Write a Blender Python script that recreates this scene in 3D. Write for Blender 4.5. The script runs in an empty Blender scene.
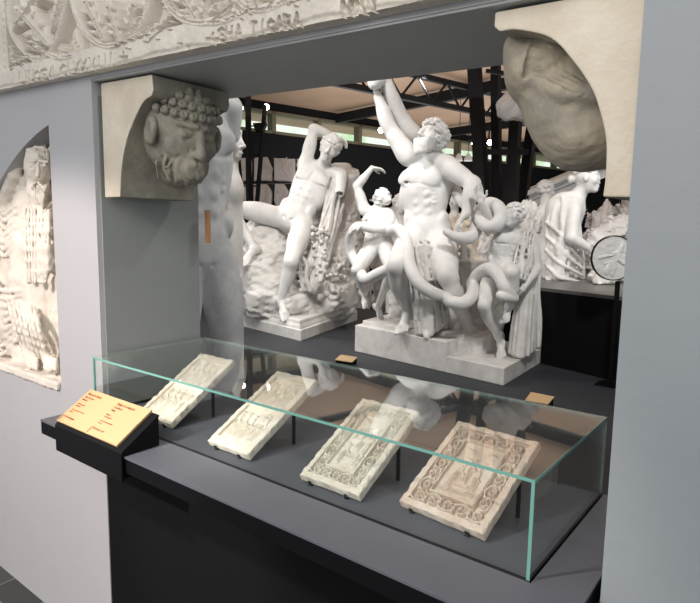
import bpy, math, random
import numpy as np
from math import radians as R_, sin, cos, pi, sqrt
scene = bpy.context.scene
col = scene.collection
F32 = np.float32

# ------------------------------------------------------------------ camera, world, light
EYE = np.array([0.0, 0.0, 1.6])
FPX, PITCH, YAW, ROLL = 597.07, R_(7.31), R_(37.86), R_(0.88)
_fw = np.array([-sin(YAW)*cos(PITCH), cos(YAW)*cos(PITCH), -sin(PITCH)])
_r0 = np.array([cos(YAW), sin(YAW), 0.0]); _u0 = np.cross(_r0, _fw)
_rt = _r0*cos(ROLL) + _u0*sin(ROLL); _up = -_r0*sin(ROLL) + _u0*cos(ROLL)
cam_d = bpy.data.cameras.new('camera'); cam = bpy.data.objects.new('camera', cam_d); col.objects.link(cam)
from mathutils import Matrix, Vector
cam.matrix_world = Matrix(((_rt[0], _up[0], -_fw[0], EYE[0]), (_rt[1], _up[1], -_fw[1], EYE[1]),
                           (_rt[2], _up[2], -_fw[2], EYE[2]), (0, 0, 0, 1)))
cam_d.sensor_width = 36.0; cam_d.sensor_fit = 'HORIZONTAL'; cam_d.lens = FPX/700*36.0
cam_d.clip_start = 0.05; cam_d.clip_end = 200
scene.camera = cam
w = bpy.data.worlds.new('world'); scene.world = w; w.use_nodes = True
w.node_tree.nodes['Background'].inputs[0].default_value = (0.93, 0.96, 1.0, 1)
w.node_tree.nodes['Background'].inputs[1].default_value = 0.72
scene.view_settings.view_transform = 'Standard'; scene.view_settings.look = 'None'
scene.view_settings.exposure = 0.0; scene.view_settings.gamma = 1.0
scene.view_settings.use_curve_mapping = False

def area(name, loc, target, size, power, color, sy=None):
    d = bpy.data.lights.new(name, 'AREA'); d.energy = power; d.color = color
    d.shape = 'RECTANGLE'; d.size = size; d.size_y = sy or size
    o = bpy.data.objects.new(name, d); col.objects.link(o); o.location = loc
    o.rotation_euler = (Vector(target)-Vector(loc)).to_track_quat('-Z', 'Y').to_euler()
    return o
def spot(name, loc, target, power, color, angle=50, blend=0.6, rad=0.06):
    d = bpy.data.lights.new(name, 'SPOT'); d.energy = power; d.color = color
    d.spot_size = R_(angle); d.spot_blend = blend; d.shadow_soft_size = rad
    o = bpy.data.objects.new(name, d); col.objects.link(o); o.location = loc
    o.rotation_euler = (Vector(target)-Vector(loc)).to_track_quat('-Z', 'Y').to_euler()
    return o
area('ceiling_bounce', (-4.5, 6.0, 3.3), (-4.5, 6.0, 5.0), 7.0, 170, (1.0, 0.98, 0.95))  # added unseen uplight, brightens the tan ceiling for warm ambient light
area('far_ceiling_bounce', (-5.5, 14.0, 2.2), (-5.5, 14.0, 5.0), 10.0, 420, (1.0, 0.98, 0.95))  # second added uplight, for the far part of the ceiling
for k_, (lx, ly, tx, ty, tz, pw) in enumerate(((-.2, 2.6, -2.8, 5.0, 1.2, 340), (-5.2, 2.6, -3.0, 5.0, 1.0, 250), (-3.2, 2.6, -5.0, 5.8, 1.0, 380), (-7.2, 4.0, -5.0, 5.8, 1.0, 300), (.4, 5.0, -2.2, 7.6, 1.0, 210), (-1.0, 4.6, -.9, 7.6, 1.0, 150), (-5.5, 9.0, -10.0, 11.5, 1.5, 800), (-.9, 3.2, -2.4, 1.9, 1.3, 190))):
    spot('track_spot', (lx, ly, 4.05), (tx, ty, tz), pw, (1.0, .97, .93), 75, .8, .14)  # the last one is added to brighten the nude behind the jamb
area('visitor_room_light', (-0.2, -2.2, 3.4), (-1.4, 1.2, .9), 2.5, 85, (1.0, 0.95, 0.90))
spot('wall_spot', (-1.7, -1.9, 3.1), (-2.55, 1.2, .20), 620, (1.0, 0.86, 0.79), 42, 0.35, 0.05)
spot('case_spot', (-1.9, -.9, 3.1), (-1.1, 1.4, .8), 270, (1.0, .93, .84), 36, .4, .08)
spot('corbel_spot', (-1.6, -1.0, 2.6), (-.4, 1.2, 1.9), 40, (1.0, .90, .78), 30, .8, .05)

# ------------------------------------------------------------------ helpers
def ray(px, py): return _fw + _rt*(px-350)/FPX - _up*(py-301.5)/FPX
def V(px, py, D): return EYE + ray(px, py)*D                 # a point at depth D along the view
def atY(px, py, y): r = ray(px, py); return EYE + r*(y/r[1])
def atZ(px, py, z): r = ray(px, py); return EYE + r*((z-EYE[2])/r[2])

def tag(o, label=None, cat=None, group=None, kind=None):
    if label: o['label'] = label
    if cat: o['category'] = cat
    if group: o['group'] = group
    if kind: o['kind'] = kind
    return o
def empty(name, loc=(0, 0, 0), label=None, cat=None, group=None, rz=0.0):
    o = bpy.data.objects.new(name, None); col.objects.link(o); o.location = loc
    o.rotation_euler = (0, 0, rz); o.empty_display_size = 0.05
    return tag(o, label, cat, group)
def link_mesh(name, me, m, parent=None, world=True):
    o = bpy.data.objects.new(name, me); col.objects.link(o)
    for mm in (m if isinstance(m, (list, tuple)) else [m]): me.materials.append(mm)
    if parent is not None:
        o.parent = parent
        if world:
            bpy.context.view_layer.update()
            o.matrix_parent_inverse = parent.matrix_world.inverted()
    return o
def array_mesh(name, v, q, smooth=True):
    v = np.asarray(v, dtype=F32); q = np.asarray(q, dtype=np.int32)
    me = bpy.data.meshes.new(name); me.vertices.add(len(v)); me.vertices.foreach_set('co', v.ravel())
    n = q.shape[1]
    me.loops.add(q.size); me.loops.foreach_set('vertex_index', q.ravel())
    me.polygons.add(len(q)); me.polygons.foreach_set('loop_start', np.arange(0, q.size, n, dtype=np.int32))
    me.polygons.foreach_set('loop_total', np.full(len(q), n, dtype=np.int32))
    me.polygons.foreach_set('use_smooth', np.full(len(q), smooth))
    me.update(calc_edges=True); me.validate()
    return me
class MB:                                                  # collects simple solids into one mesh
    def __init__(s): s.v = []; s.f = []; s.mi = []; s.sm = []
    def add(s, vs, fs, mi=0, smooth=False):
        o = len(s.v); s.v += [tuple(map(float, p)) for p in vs]
        for k, f in enumerate(fs):
            s.f.append([i+o for i in f]); s.mi.append(mi[k] if isinstance(mi, (list, tuple)) else mi); s.sm.append(smooth)
        return s
    def box(s, a, b, mi=0):
        (x0, y0, z0), (x1, y1, z1) = a, b
        vs = [(x0,y0,z0),(x1,y0,z0),(x1,y1,z0),(x0,y1,z0),(x0,y0,z1),(x1,y0,z1),(x1,y1,z1),(x0,y1,z1)]
        return s.add(vs, HEX, mi)
    def hexa(s, vs, mi=0): return s.add(vs, HEX, mi)
    def obox(s, c, ax, ay, az, mi=0):                       # oriented box: centre and three half axes
        c, ax, ay, az = map(np.asarray, (c, ax, ay, az))
        vs = [c-ax-ay-az, c+ax-ay-az, c+ax+ay-az, c-ax+ay-az, c-ax-ay+az, c+ax-ay+az, c+ax+ay+az, c-ax+ay+az]
        return s.add(vs, HEX, mi)
    def prism(s, pts, d, mi=0):                             # planar polygon pushed along vector d
        n = len(pts); d = np.asarray(d, float)
        vs = [np.asarray(p, float) for p in pts]; vs = vs + [p+d for p in vs]
        fs = [list(range(n))[::-1], list(range(n, 2*n))] + [[i, (i+1) % n, n+(i+1) % n, n+i] for i in range(n)]
        return s.add(vs, fs, mi)
    def tube(s, a, b, r, r2=None, n=12, mi=0):
        a, b = np.asarray(a, float), np.asarray(b, float); r2 = r if r2 is None else r2
        t = (b-a)/np.linalg.norm(b-a); u = np.cross(t, (0, 0, 1) if abs(t[2]) < .9 else (1, 0, 0)); u /= np.linalg.norm(u); v = np.cross(t, u)
        vs = [a+(u*cos(2*pi*i/n)+v*sin(2*pi*i/n))*r for i in range(n)] + [b+(u*cos(2*pi*i/n)+v*sin(2*pi*i/n))*r2 for i in range(n)]
        fs = [[i, i+n, (i+1) % n+n, (i+1) % n] for i in range(n)]
        s.add(vs, fs, mi, True); s.add(vs[:n], [list(range(n))], mi); s.add(vs[n:], [list(range(n))[::-1]], mi)
        return s
    def bar(s, a, b, w, h=None, mi=0):                      # square bar between two points
        a, b = np.asarray(a, float), np.asarray(b, float); h = h or w
        t = (b-a); L = np.linalg.norm(t); t /= L; u = np.cross(t, (0, 0, 1) if abs(t[2]) < .95 else (1, 0, 0)); u /= np.linalg.norm(u); v = np.cross(u, t)
        return s.obox((a+b)/2, u*w/2, v*h/2, t*L/2, mi)
    def build(s, name, m, parent=None, bevel=0.0, recalc=True):
        me = bpy.data.meshes.new(name); me.from_pydata(s.v, [], s.f)
        me.polygons.foreach_set('material_index', s.mi); me.polygons.foreach_set('use_smooth', s.sm)
        if recalc:
            import bmesh
            bm = bmesh.new(); bm.from_mesh(me); bmesh.ops.recalc_face_normals(bm, faces=bm.faces); bm.to_mesh(me); bm.free()
        me.update()
        o = link_mesh(name, me, m, parent)
        if bevel > 0:
            b = o.modifiers.new('bevel', 'BEVEL'); b.width = bevel; b.segments = 2; b.limit_method = 'ANGLE'
        return o
HEX = [(0,3,2,1),(4,5,6,7),(0,1,5,4),(1,2,6,5),(2,3,7,6),(3,0,4,7)]

# ------------------------------------------------------------------ materials
def mat(name, c, rough=0.6, metal=0.0, var=0.0, vscale=6.0, c2=None, bump=0.0, bscale=40.0, spec=0.5, patch=None):
    m = bpy.data.materials.new(name); m.use_nodes = True; nt = m.node_tree; N = nt.nodes; L = nt.links
    p = N['Principled BSDF']; p.inputs['Roughness'].default_value = rough; p.inputs['Metallic'].default_value = metal
    p.inputs['Specular IOR Level'].default_value = spec
    p.inputs['Base Color'].default_value = (*c, 1)
    tc = N.new('ShaderNodeTexCoord')
    if var or c2:
        n = N.new('ShaderNodeTexNoise'); n.inputs['Scale'].default_value = vscale; n.inputs['Detail'].default_value = 6; n.inputs['Roughness'].default_value = .65
        L.new(tc.outputs['Object'], n.inputs['Vector'])
        r = N.new('ShaderNodeValToRGB'); r.color_ramp.elements[0].position = .36; r.color_ramp.elements[1].position = .66
        r.color_ramp.elements[0].color = (*(c2 or [x*(1-var) for x in c]), 1); r.color_ramp.elements[1].color = (*c, 1)
        L.new(n.outputs['Fac'], r.inputs['Fac']); L.new(r.outputs['Color'], p.inputs['Base Color'])
    if bump:
        b = N.new('ShaderNodeBump'); b.inputs['Strength'].default_value = bump; b.inputs['Distance'].default_value = .01
        n2 = N.new('ShaderNodeTexNoise'); n2.inputs['Scale'].default_value = bscale; n2.inputs['Detail'].default_value = 5
        L.new(tc.outputs['Object'], n2.inputs['Vector']); L.new(n2.outputs['Fac'], b.inputs['Height']); L.new(b.outputs['Normal'], p.inputs['Normal'])
    return m
M_wall = mat('painted_wall', (0.29, 0.315, 0.335), .55, var=.04, vscale=2, bump=.12, bscale=25)
M_wallL = mat('painted_wall_left', (0.41, 0.41, 0.425), .6, var=.03, vscale=2, bump=.10, bscale=25)
M_soffit = mat('painted_beam', (0.40, 0.42, 0.42), .6, var=.10, vscale=3, bump=.1, bscale=12)
M_plaster = mat('white_plaster', (0.80, 0.80, 0.79), .55, c2=(0.68, 0.67, 0.65), vscale=5, bump=.05, bscale=60)
M_plaster2 = mat('aged_white_plaster', (0.76, 0.75, 0.73), .6, c2=(0.60, 0.58, 0.55), vscale=7, bump=.10, bscale=50)
M_bluish = mat('grey_white_plaster', (0.78, 0.79, 0.79), .5, c2=(0.58, 0.60, 0.60), vscale=9, bump=.05)
M_cream = mat('cream_plaster', (0.70, 0.64, 0.53), .7, c2=(0.60, 0.52, 0.41), vscale=6, bump=.25, bscale=70)
M_relief = mat('relief_plaster', (0.72, 0.67, 0.59), .75, c2=(0.60, 0.55, 0.48), vscale=8, bump=.2, bscale=90)
M_stone = mat('stone_head_plaster', (0.47, 0.41, 0.31), .75, c2=(0.27, 0.25, 0.21), vscale=10, bump=.3, bscale=60)
M_stone_dark = mat('olive_stone_plaster', (0.33, 0.31, 0.24), .75, c2=(0.20, 0.19, 0.16), vscale=9, bump=.3, bscale=60)
M_panel = mat('ivory_plaster', (0.72, 0.69, 0.61), .6, c2=(0.58, 0.53, 0.44), vscale=14, bump=.15, bscale=150)
M_pink = mat('rosy_plaster', (0.68, 0.60, 0.51), .6, c2=(0.58, 0.45, 0.37), vscale=11, bump=.15, bscale=150)
M_black = mat('black_lacquer', (0.003, 0.003, 0.004), .55, spec=.15)
M_blackwall = mat('black_paint', (0.005, 0.005, 0.006), .8, spec=.12)
M_steel = mat('black_steel', (0.006, 0.006, 0.007), .6, spec=.2)
M_slate = mat('slate_board', (0.105, 0.112, 0.135), .42, var=.12, vscale=3)
M_slate2 = mat('slate_mat', (0.078, 0.085, 0.105), .55, var=.10, vscale=3)
M_dais = mat('dark_grey_floor', (0.034, 0.039, 0.048), .6, var=.2, vscale=1.5)
M_wood = mat('tan_ceiling_panel', (0.42, 0.28, 0.19), .7, var=.15, vscale=.8)
M_sign = mat('yellow_card', (0.52, 0.35, 0.18), .55, var=.03)
M_ink = mat('red_brown_ink', (0.30, 0.05, 0.02), .7)
M_frame = mat('olive_window_frame', (0.10, 0.085, 0.05), .6)
def emit(name, c, s):
    m = bpy.data.materials.new(name); m.use_nodes = True; nt = m.node_tree; nt.nodes.clear()
    o = nt.nodes.new('ShaderNodeOutputMaterial'); e = nt.nodes.new('ShaderNodeEmission')
    e.inputs[0].default_value = (*c, 1); e.inputs[1].default_value = s; nt.links.new(e.outputs[0], o.inputs[0]); return m
M_lamp = emit('lamp_glow', (1, .95, .85), 25)
def m_outdoor():
    m = emit('outdoor_daylight', (1, 1, 1), 1.15); nt = m.node_tree; N = nt.nodes; L = nt.links
    e = [n for n in N if n.type == 'EMISSION'][0]
    tc = N.new('ShaderNodeTexCoord'); n = N.new('ShaderNodeTexNoise'); n.inputs['Scale'].default_value = .9; n.inputs['Detail'].default_value = 7
    r = N.new('ShaderNodeValToRGB'); r.color_ramp.elements[0].position = .42; r.color_ramp.elements[0].color = (.55, .78, .48, 1)
    r.color_ramp.elements[1].position = .56; r.color_ramp.elements[1].color = (.92, 1.0, .90, 1)
    L.new(tc.outputs['Object'], n.inputs['Vector']); L.new(n.outputs['Fac'], r.inputs['Fac']); L.new(r.outputs['Color'], e.inputs[0]); return m
M_out = m_outdoor()
def m_glass():
    m = bpy.data.materials.new('clear_glass'); m.use_nodes = True; nt = m.node_tree; N = nt.nodes; L = nt.links; N.clear()
    o = N.new('ShaderNodeOutputMaterial'); t = N.new('ShaderNodeBsdfTransparent'); t.inputs[0].default_value = (.98, .99, .982, 1)
    g = N.new('ShaderNodeBsdfGlossy'); g.inputs['Roughness'].default_value = .0; g.inputs['Color'].default_value = (1, 1, 1, 1)
    lw = N.new('ShaderNodeLayerWeight'); lw.inputs['Blend'].default_value = .5
    p = N.new('ShaderNodeMath'); p.operation = 'POWER'; p.inputs[1].default_value = 5
    a = N.new('ShaderNodeMath'); a.operation = 'MULTIPLY_ADD'; a.inputs[1].default_value = .96; a.inputs[2].default_value = .04
    mx = N.new('ShaderNodeMixShader'); L.new(lw.outputs['Facing'], p.inputs[0]); L.new(p.outputs[0], a.inputs[0]); L.new(a.outputs[0], mx.inputs[0])
    L.new(t.outputs[0], mx.inputs[1]); L.new(g.outputs[0], mx.inputs[2]); L.new(mx.outputs[0], o.inputs[0]); return m
M_glass = m_glass()
M_edge = mat('green_glass_edge', (0.15, 0.34, 0.30), .12)
def m_edge2():
    m = bpy.data.materials.new('pale_glass_edge'); m.use_nodes = True; nt = m.node_tree; N = nt.nodes; L = nt.links
    p = N['Principled BSDF']; p.inputs['Base Color'].default_value = (.35, .50, .46, 1); p.inputs['Roughness'].default_value = .2
    t = N.new('ShaderNodeBsdfTransparent'); mx = N.new('ShaderNodeMixShader'); mx.inputs[0].default_value = .30
    L.new(t.outputs[0], mx.inputs[1]); L.new(p.outputs[0], mx.inputs[2]); L.new(mx.outputs[0], N['Material Output'].inputs[0]); return m
M_edge2 = m_edge2()
def m_tiles():
    m = mat('slate_tiles', (0.06, 0.06, 0.06), .5); nt = m.node_tree; N = nt.nodes; L = nt.links; p = N['Principled BSDF']
    tc = N.new('ShaderNodeTexCoord'); b = N.new('ShaderNodeTexBrick'); b.inputs['Color1'].default_value = (.030, .030, .032, 1); b.inputs['Color2'].default_value = (.055, .053, .052, 1)
    b.inputs['Mortar'].default_value = (.16, .15, .14, 1); b.inputs['Scale'].default_value = 1.0; b.inputs['Mortar Size'].default_value = .004
    b.inputs['Brick Width'].default_value = .30; b.inputs['Row Height'].default_value = .15
    L.new(tc.outputs['Object'], b.inputs['Vector']); L.new(b.outputs['Color'], p.inputs['Base Color']); return m
M_tiles = m_tiles()

# ------------------------------------------------------------------ distance-field sculpting
def nrm(v): v = np.asarray(v, float); return v/np.linalg.norm(v)
class Field:
    def __init__(s, lo, hi, h):
        s.lo = np.asarray(lo, float)-3*h; s.h = h
        s.n = (np.ceil((np.asarray(hi, float)+3*h-s.lo)/h)+1).astype(int)
        s.D = np.full(s.n, 0.08, dtype=F32)
    def block(s, lo, hi):
        a = np.clip(np.floor((np.asarray(lo)-s.lo)/s.h).astype(int), 0, s.n); b = np.clip(np.ceil((np.asarray(hi)-s.lo)/s.h).astype(int)+1, 0, s.n)
        if (b <= a).any(): return None, None
        ax = [(s.lo[i]+s.h*np.arange(a[i], b[i])).astype(F32) for i in range(3)]
        P = (ax[0][:, None, None], ax[1][None, :, None], ax[2][None, None, :])
        return (slice(a[0], b[0]), slice(a[1], b[1]), slice(a[2], b[2])), P
    def mix(s, sl, d, k, op):
        D = s.D[sl]
        if op == 'u':
            if k <= 0: s.D[sl] = np.minimum(D, d); return
            h = np.maximum(k-np.abs(D-d), 0)/k; s.D[sl] = np.minimum(D, d)-h*h*k*.25
        else:
            d = -d
            if k <= 0: s.D[sl] = np.maximum(D, d); return
            h = np.maximum(k-np.abs(D-d), 0)/k; s.D[sl] = np.maximum(D, d)+h*h*k*.25
    def cap(s, a, b, ra, rb=None, k=.02, op='u'):
        a = np.asarray(a, float); b = np.asarray(b, float); rb = ra if rb is None else rb
        m = max(ra, rb)+k+2*s.h; sl, P = s.block(np.minimum(a, b)-m, np.maximum(a, b)+m)
        if sl is None: return
        ba = b-a; L2 = max(float(ba@ba), 1e-9)
        x, y, z = P[0]-F32(a[0]), P[1]-F32(a[1]), P[2]-F32(a[2])
        t = np.clip((x*F32(ba[0])+y*F32(ba[1])+z*F32(ba[2]))/F32(L2), 0, 1)
        d = np.sqrt((x-t*F32(ba[0]))**2+(y-t*F32(ba[1]))**2+(z-t*F32(ba[2]))**2)-(F32(ra)+t*F32(rb-ra))
        s.mix(sl, d, k, op)
    def ell(s, c, r, ax=None, k=.02, op='u'):
        c = np.asarray(c, float); r = np.asarray(r, float) if np.ndim(r) else np.full(3, float(r))
        A = np.eye(3) if ax is None else np.array([nrm(q) for q in ax])
        ext = np.sqrt(((A*r[:, None])**2).sum(0))+k+2*s.h
        sl, P = s.block(c-ext, c+ext)
        if sl is None: return
        x, y, z = P[0]-F32(c[0]), P[1]-F32(c[1]), P[2]-F32(c[2])
        k0 = 0; k1 = 0
        for i in range(3):
            q = x*F32(A[i, 0])+y*F32(A[i, 1])+z*F32(A[i, 2]); k0 = k0+(q/F32(r[i]))**2; k1 = k1+(q/F32(r[i]**2))**2
        k0 = np.sqrt(k0); k1 = np.sqrt(k1)+F32(1e-6)
        s.mix(sl, k0*(k0-1)/k1, k, op)
    def box(s, c, r, ax=None, rd=.005, k=.01, op='u'):
        c = np.asarray(c, float); r = np.asarray(r, float)-rd
        A = np.eye(3) if ax is None else np.array([nrm(q) for q in ax])
        ext = np.sqrt(((A*(r+rd)[:, None])**2).sum(0))*1.3+k+2*s.h
        sl, P = s.block(c-ext, c+ext)
        if sl is None: return
        x, y, z = P[0]-F32(c[0]), P[1]-F32(c[1]), P[2]-F32(c[2]); o = 0; mx = None
        for i in range(3):
            q = np.abs(x*F32(A[i, 0])+y*F32(A[i, 1])+z*F32(A[i, 2]))-F32(r[i]); o = o+np.maximum(q, 0)**2; mx = q if mx is None else np.maximum(mx, q)
        s.mix(sl, np.sqrt(o)+np.minimum(mx, 0)-F32(rd), k, op)
    def chain(s, pts, rs, k=.02, op='u'):
        for i in range(len(pts)-1):
            ra = rs[i] if np.ndim(rs) else rs; rb = rs[i+1] if np.ndim(rs) else rs
            s.cap(pts[i], pts[i+1], ra, rb, k, op)
    def plane_cut(s, p, n):                                # keep the side the normal points away from
        sl, P = s.block(s.lo, s.lo+s.n*s.h)
        p = np.asarray(p, float); n = nrm(n)
        d = (P[0]-F32(p[0]))*F32(n[0])+(P[1]-F32(p[1]))*F32(n[1])+(P[2]-F32(p[2]))*F32(n[2])
        s.D = np.maximum(s.D, d[:s.n[0], :s.n[1], :s.n[2]])
    def rough(s, amp, scale, seed=0):                      # a lumpy surface
        rg = np.random.default_rng(seed); sl, P = s.block(s.lo, s.lo+s.n*s.h); acc = 0
        for o in range(4):
            for _ in range(3):
                d = nrm(rg.normal(size=3))*2*pi/scale*(1.9**o); ph = rg.uniform(0, 6.28)
                acc = acc+np.sin(P[0]*F32(d[0])+P[1]*F32(d[1])+P[2]*F32(d[2])+F32(ph))*F32(amp*.55**o*.5)
        s.D = s.D+acc[:s.n[0], :s.n[1], :s.n[2]]
    def mesh(s, name):
        D = s.D; D[0] = D[-1] = .05; D[:, 0] = D[:, -1] = .05; D[:, :, 0] = D[:, :, -1] = .05
        I = D < 0; c = np.zeros(tuple(np.array(D.shape)-1), dtype=np.int8)
        nx, ny, nz = c.shape
        for i in (0, 1):
            for j in (0, 1):
                for k in (0, 1): c += I[i:i+nx, j:j+ny, k:k+nz]
        ci = np.argwhere((c > 0) & (c < 8)); idx = np.full(c.shape, -1, dtype=np.int32); idx[tuple(ci.T)] = np.arange(len(ci))
        cor = [(i, j, k) for i in (0, 1) for j in (0, 1) for k in (0, 1)]
        val = {q: D[ci[:, 0]+q[0], ci[:, 1]+q[1], ci[:, 2]+q[2]] for q in cor}
        pos = np.zeros((len(ci), 3), dtype=F32); cnt = np.zeros(len(ci), dtype=F32)
        for a in cor:
            for ax in range(3):
                if a[ax]: continue
                b = list(a); b[ax] = 1; b = tuple(b); da, db = val[a], val[b]; x = (da < 0) != (db < 0)
                t = np.where(x, da/np.where(x, da-db, 1), 0)
                p = np.repeat(np.array([a], dtype=F32), len(ci), 0); p[:, ax] = t
                pos[x] += p[x]; cnt[x] += 1
        v = (ci+pos/cnt[:, None])*s.h+s.lo
        Q = []
        for ax in range(3):
            b, e = (ax+1) % 3, (ax+2) % 3
            A0 = np.moveaxis(I, (ax, b, e), (0, 1, 2)); ix = np.moveaxis(idx, (ax, b, e), (0, 1, 2))
            x = A0[:-1, 1:-1, 1:-1] != A0[1:, 1:-1, 1:-1]; q = np.argwhere(x); i, j, k = q.T
            f = np.stack([ix[i, j, k], ix[i, j+1, k], ix[i, j+1, k+1], ix[i, j, k+1]], 1)
            fl = ~A0[:-1, 1:-1, 1:-1][x]; f[fl] = f[fl][:, ::-1]; Q.append(f)
        return array_mesh(name, v, np.concatenate(Q))
def sculpt(name, Fd, m, parent=None): return link_mesh(name, Fd.mesh(name), m, parent)
def spline(pts, n=8):                                      # Catmull-Rom through points
    P = [np.asarray(p, float) for p in pts]; P = [2*P[0]-P[1]]+P+[2*P[-1]-P[-2]]; out = []
    for i in range(1, len(P)-2):
        for j in range(n):
            t = j/n; out.append(.5*((2*P[i])+(-P[i-1]+P[i+1])*t+(2*P[i-1]-5*P[i]+4*P[i+1]-P[i+2])*t*t+(-P[i-1]+3*P[i]-3*P[i+1]+P[i+2])*t**3))
    out.append(P[-2]); return out
def bounds(pts, m):
    A = np.array(pts); return A.min(0)-m, A.max(0)+m

def add_head(F, H, f, u, s, hair=None, beard=False, mouth=True):
    """head: H centre of skull, f where the face points, u up; s body scale"""
    f = nrm(f); u = nrm(np.asarray(u)-f*np.dot(u, f)); r = np.cross(f, u)
    p = lambda a, b, c: H+(r*a+f*b+u*c)*s
    ax = (r, f, u); k = .012*s
    F.ell(p(0, -.008, .02), np.array([.073, .092, .085])*s, ax, k)
    F.ell(p(0, .025, -.035), np.array([.058, .062, .082])*s, ax, .03*s)
    F.ell(p(0, .062, -.098), np.array([.026, .024, .022])*s, ax, .02*s)           # chin
    for q in (-1, 1):
        F.ell(p(q*.033, .088, .002), np.array([.020, .016, .013])*s, ax, .008*s, 's')   # eye socket
        F.ell(p(q*.032, .073, .002), np.array([.0165, .014, .011])*s, ax, .003*s)
        F.cap(p(q*.012, .090, .024), p(q*.052, .070, .024), .007*s, .006*s, .008*s)   # brow
        F.ell(p(q*.043, .055, -.032), np.array([.024, .022, .024])*s, ax, .02*s)      # cheek
        F.ell(p(q*.072, -.005, -.012), np.array([.010, .020, .030])*s, ax, .006*s)    # ear
        F.ell(p(q*.013, .094, -.043), .010*s, None, .006*s)
    F.cap(p(0, .086, .020), p(0, .112, -.038), .009*s, .013*s, .008*s)                # nose
    F.cap(p(-.019, .088, -.064), p(.019, .088, -.064), .006*s, None, .006*s)
    F.cap(p(-.017, .087, -.078), p(.017, .087, -.078), .007*s, None, .006*s)
    F.cap(p(-.022, .098, -.071), p(.022, .098, -.071), .0030*s, None, .003*s, 's')
    return p, ax
def add_curls(F, p, ax, s, seed, n=150, rc=.017, beard=False, back=True, size=1.0, low=-.05):
    rg = np.random.default_rng(seed)
    r, f, u = ax; k = 0
    while k < n:
        d = nrm(rg.normal(size=3))
        a, b, c = d[0]*.080*size, -.010+d[1]*.098*size, .022+d[2]*.092*size
        hairy = (b < .045 and c > low) or c > .048
        if not hairy: continue
        q = rc*rg.uniform(.75, 1.25)*s; F.ell(p(a, b, c), (q, q, q*.75), None, .003*s); k += 1
        F.ell(p(a*1.14, -.01+(b+.01)*1.14, .022+(c-.022)*1.14), q*.42, None, .003*s, 's')
    if beard:
        for i in range(int(n*.55)):
            t = rg.uniform(-1, 1); v = rg.uniform(0, 1)
            a = t*.066*(1-.35*v); b = .066+.035*(1-t*t)-.02*v; c = -.055-.105*v*(1-.35*abs(t))
            if abs(t) < .4 and v < .25: continue
            q = rc*.85*rg.uniform(.7, 1.2)*s; F.ell(p(a, b, c), (q*.8, q*.8, q*1.2), None, .004*s)

def add_hand(F, w, d, n, s, curl=.3, spread=.15, thumb=1):
    """w wrist, d hand direction, n palm normal (fingers curl towards it)"""
    d = nrm(d); n = nrm(np.asarray(n)-d*np.dot(n, d)); t = np.cross(d, n)*thumb; k = .007*s
    c = w+d*.045*s
    F.ell(c, np.array([.052, .018, .041])*s, (d, n, t), .015*s)
    for i, (off, L) in enumerate(((.030, .072), (.010, .082), (-.011, .076), (-.031, .060))):
        p = w+(d*.080+t*off)*s; dd = nrm(d+t*off*4*spread*2)
        ang = curl*.5; q = p
        for seg, (l, r0) in enumerate(((.45, .0098), (.30, .0088), (.25, .0078))):
            v = dd*cos(ang)+n*sin(ang); e = q+v*L*l*s; F.cap(q, e, r0*s, (r0-.001)*s, k*.5); q = e; ang += curl
    p = w+(d*.022+t*.032)*s; v = nrm(d*.75+t*.65+n*.3); e = p+v*.045*s; F.cap(p, e, .014*s, .011*s, k)
    v = nrm(d+t*.25+n*(.2+curl*.5)); F.cap(e, e+v*.032*s, .0105*s, .009*s, k*.5)
def add_foot(F, a, toe, s, u=(0, 0, 1)):
    d = np.asarray(toe, float)-a; L = np.linalg.norm(d); d = d/L; u = nrm(np.asarray(u)-d*np.dot(u, d)); r = np.cross(d, u)
    F.ell(a-u*.035*s-d*.030*s, np.array([.042, .032, .035])*s, (d, r, u), .02*s)
    F.cap(a-u*.012*s, a+d*L*.62-u*.018*s, .036*s, .026*s, .02*s)
    F.ell(a+d*L*.62-u*.030*s, np.array([.055, .043, .020])*s, (d, r, u), .02*s)
    for i, (o, l, q) in enumerate(((.030, 1.0, .0135), (.012, .98, .0105), (-.005, .93, .0100), (-.020, .87, .0095), (-.034, .80, .0090))):
        F.cap(a+d*L*.66+r*o*s-u*.030*s, a+d*L*l*.97+r*o*1.1*s-u*.036*s, q*1.1*s, q*s, .006*s)

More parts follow.
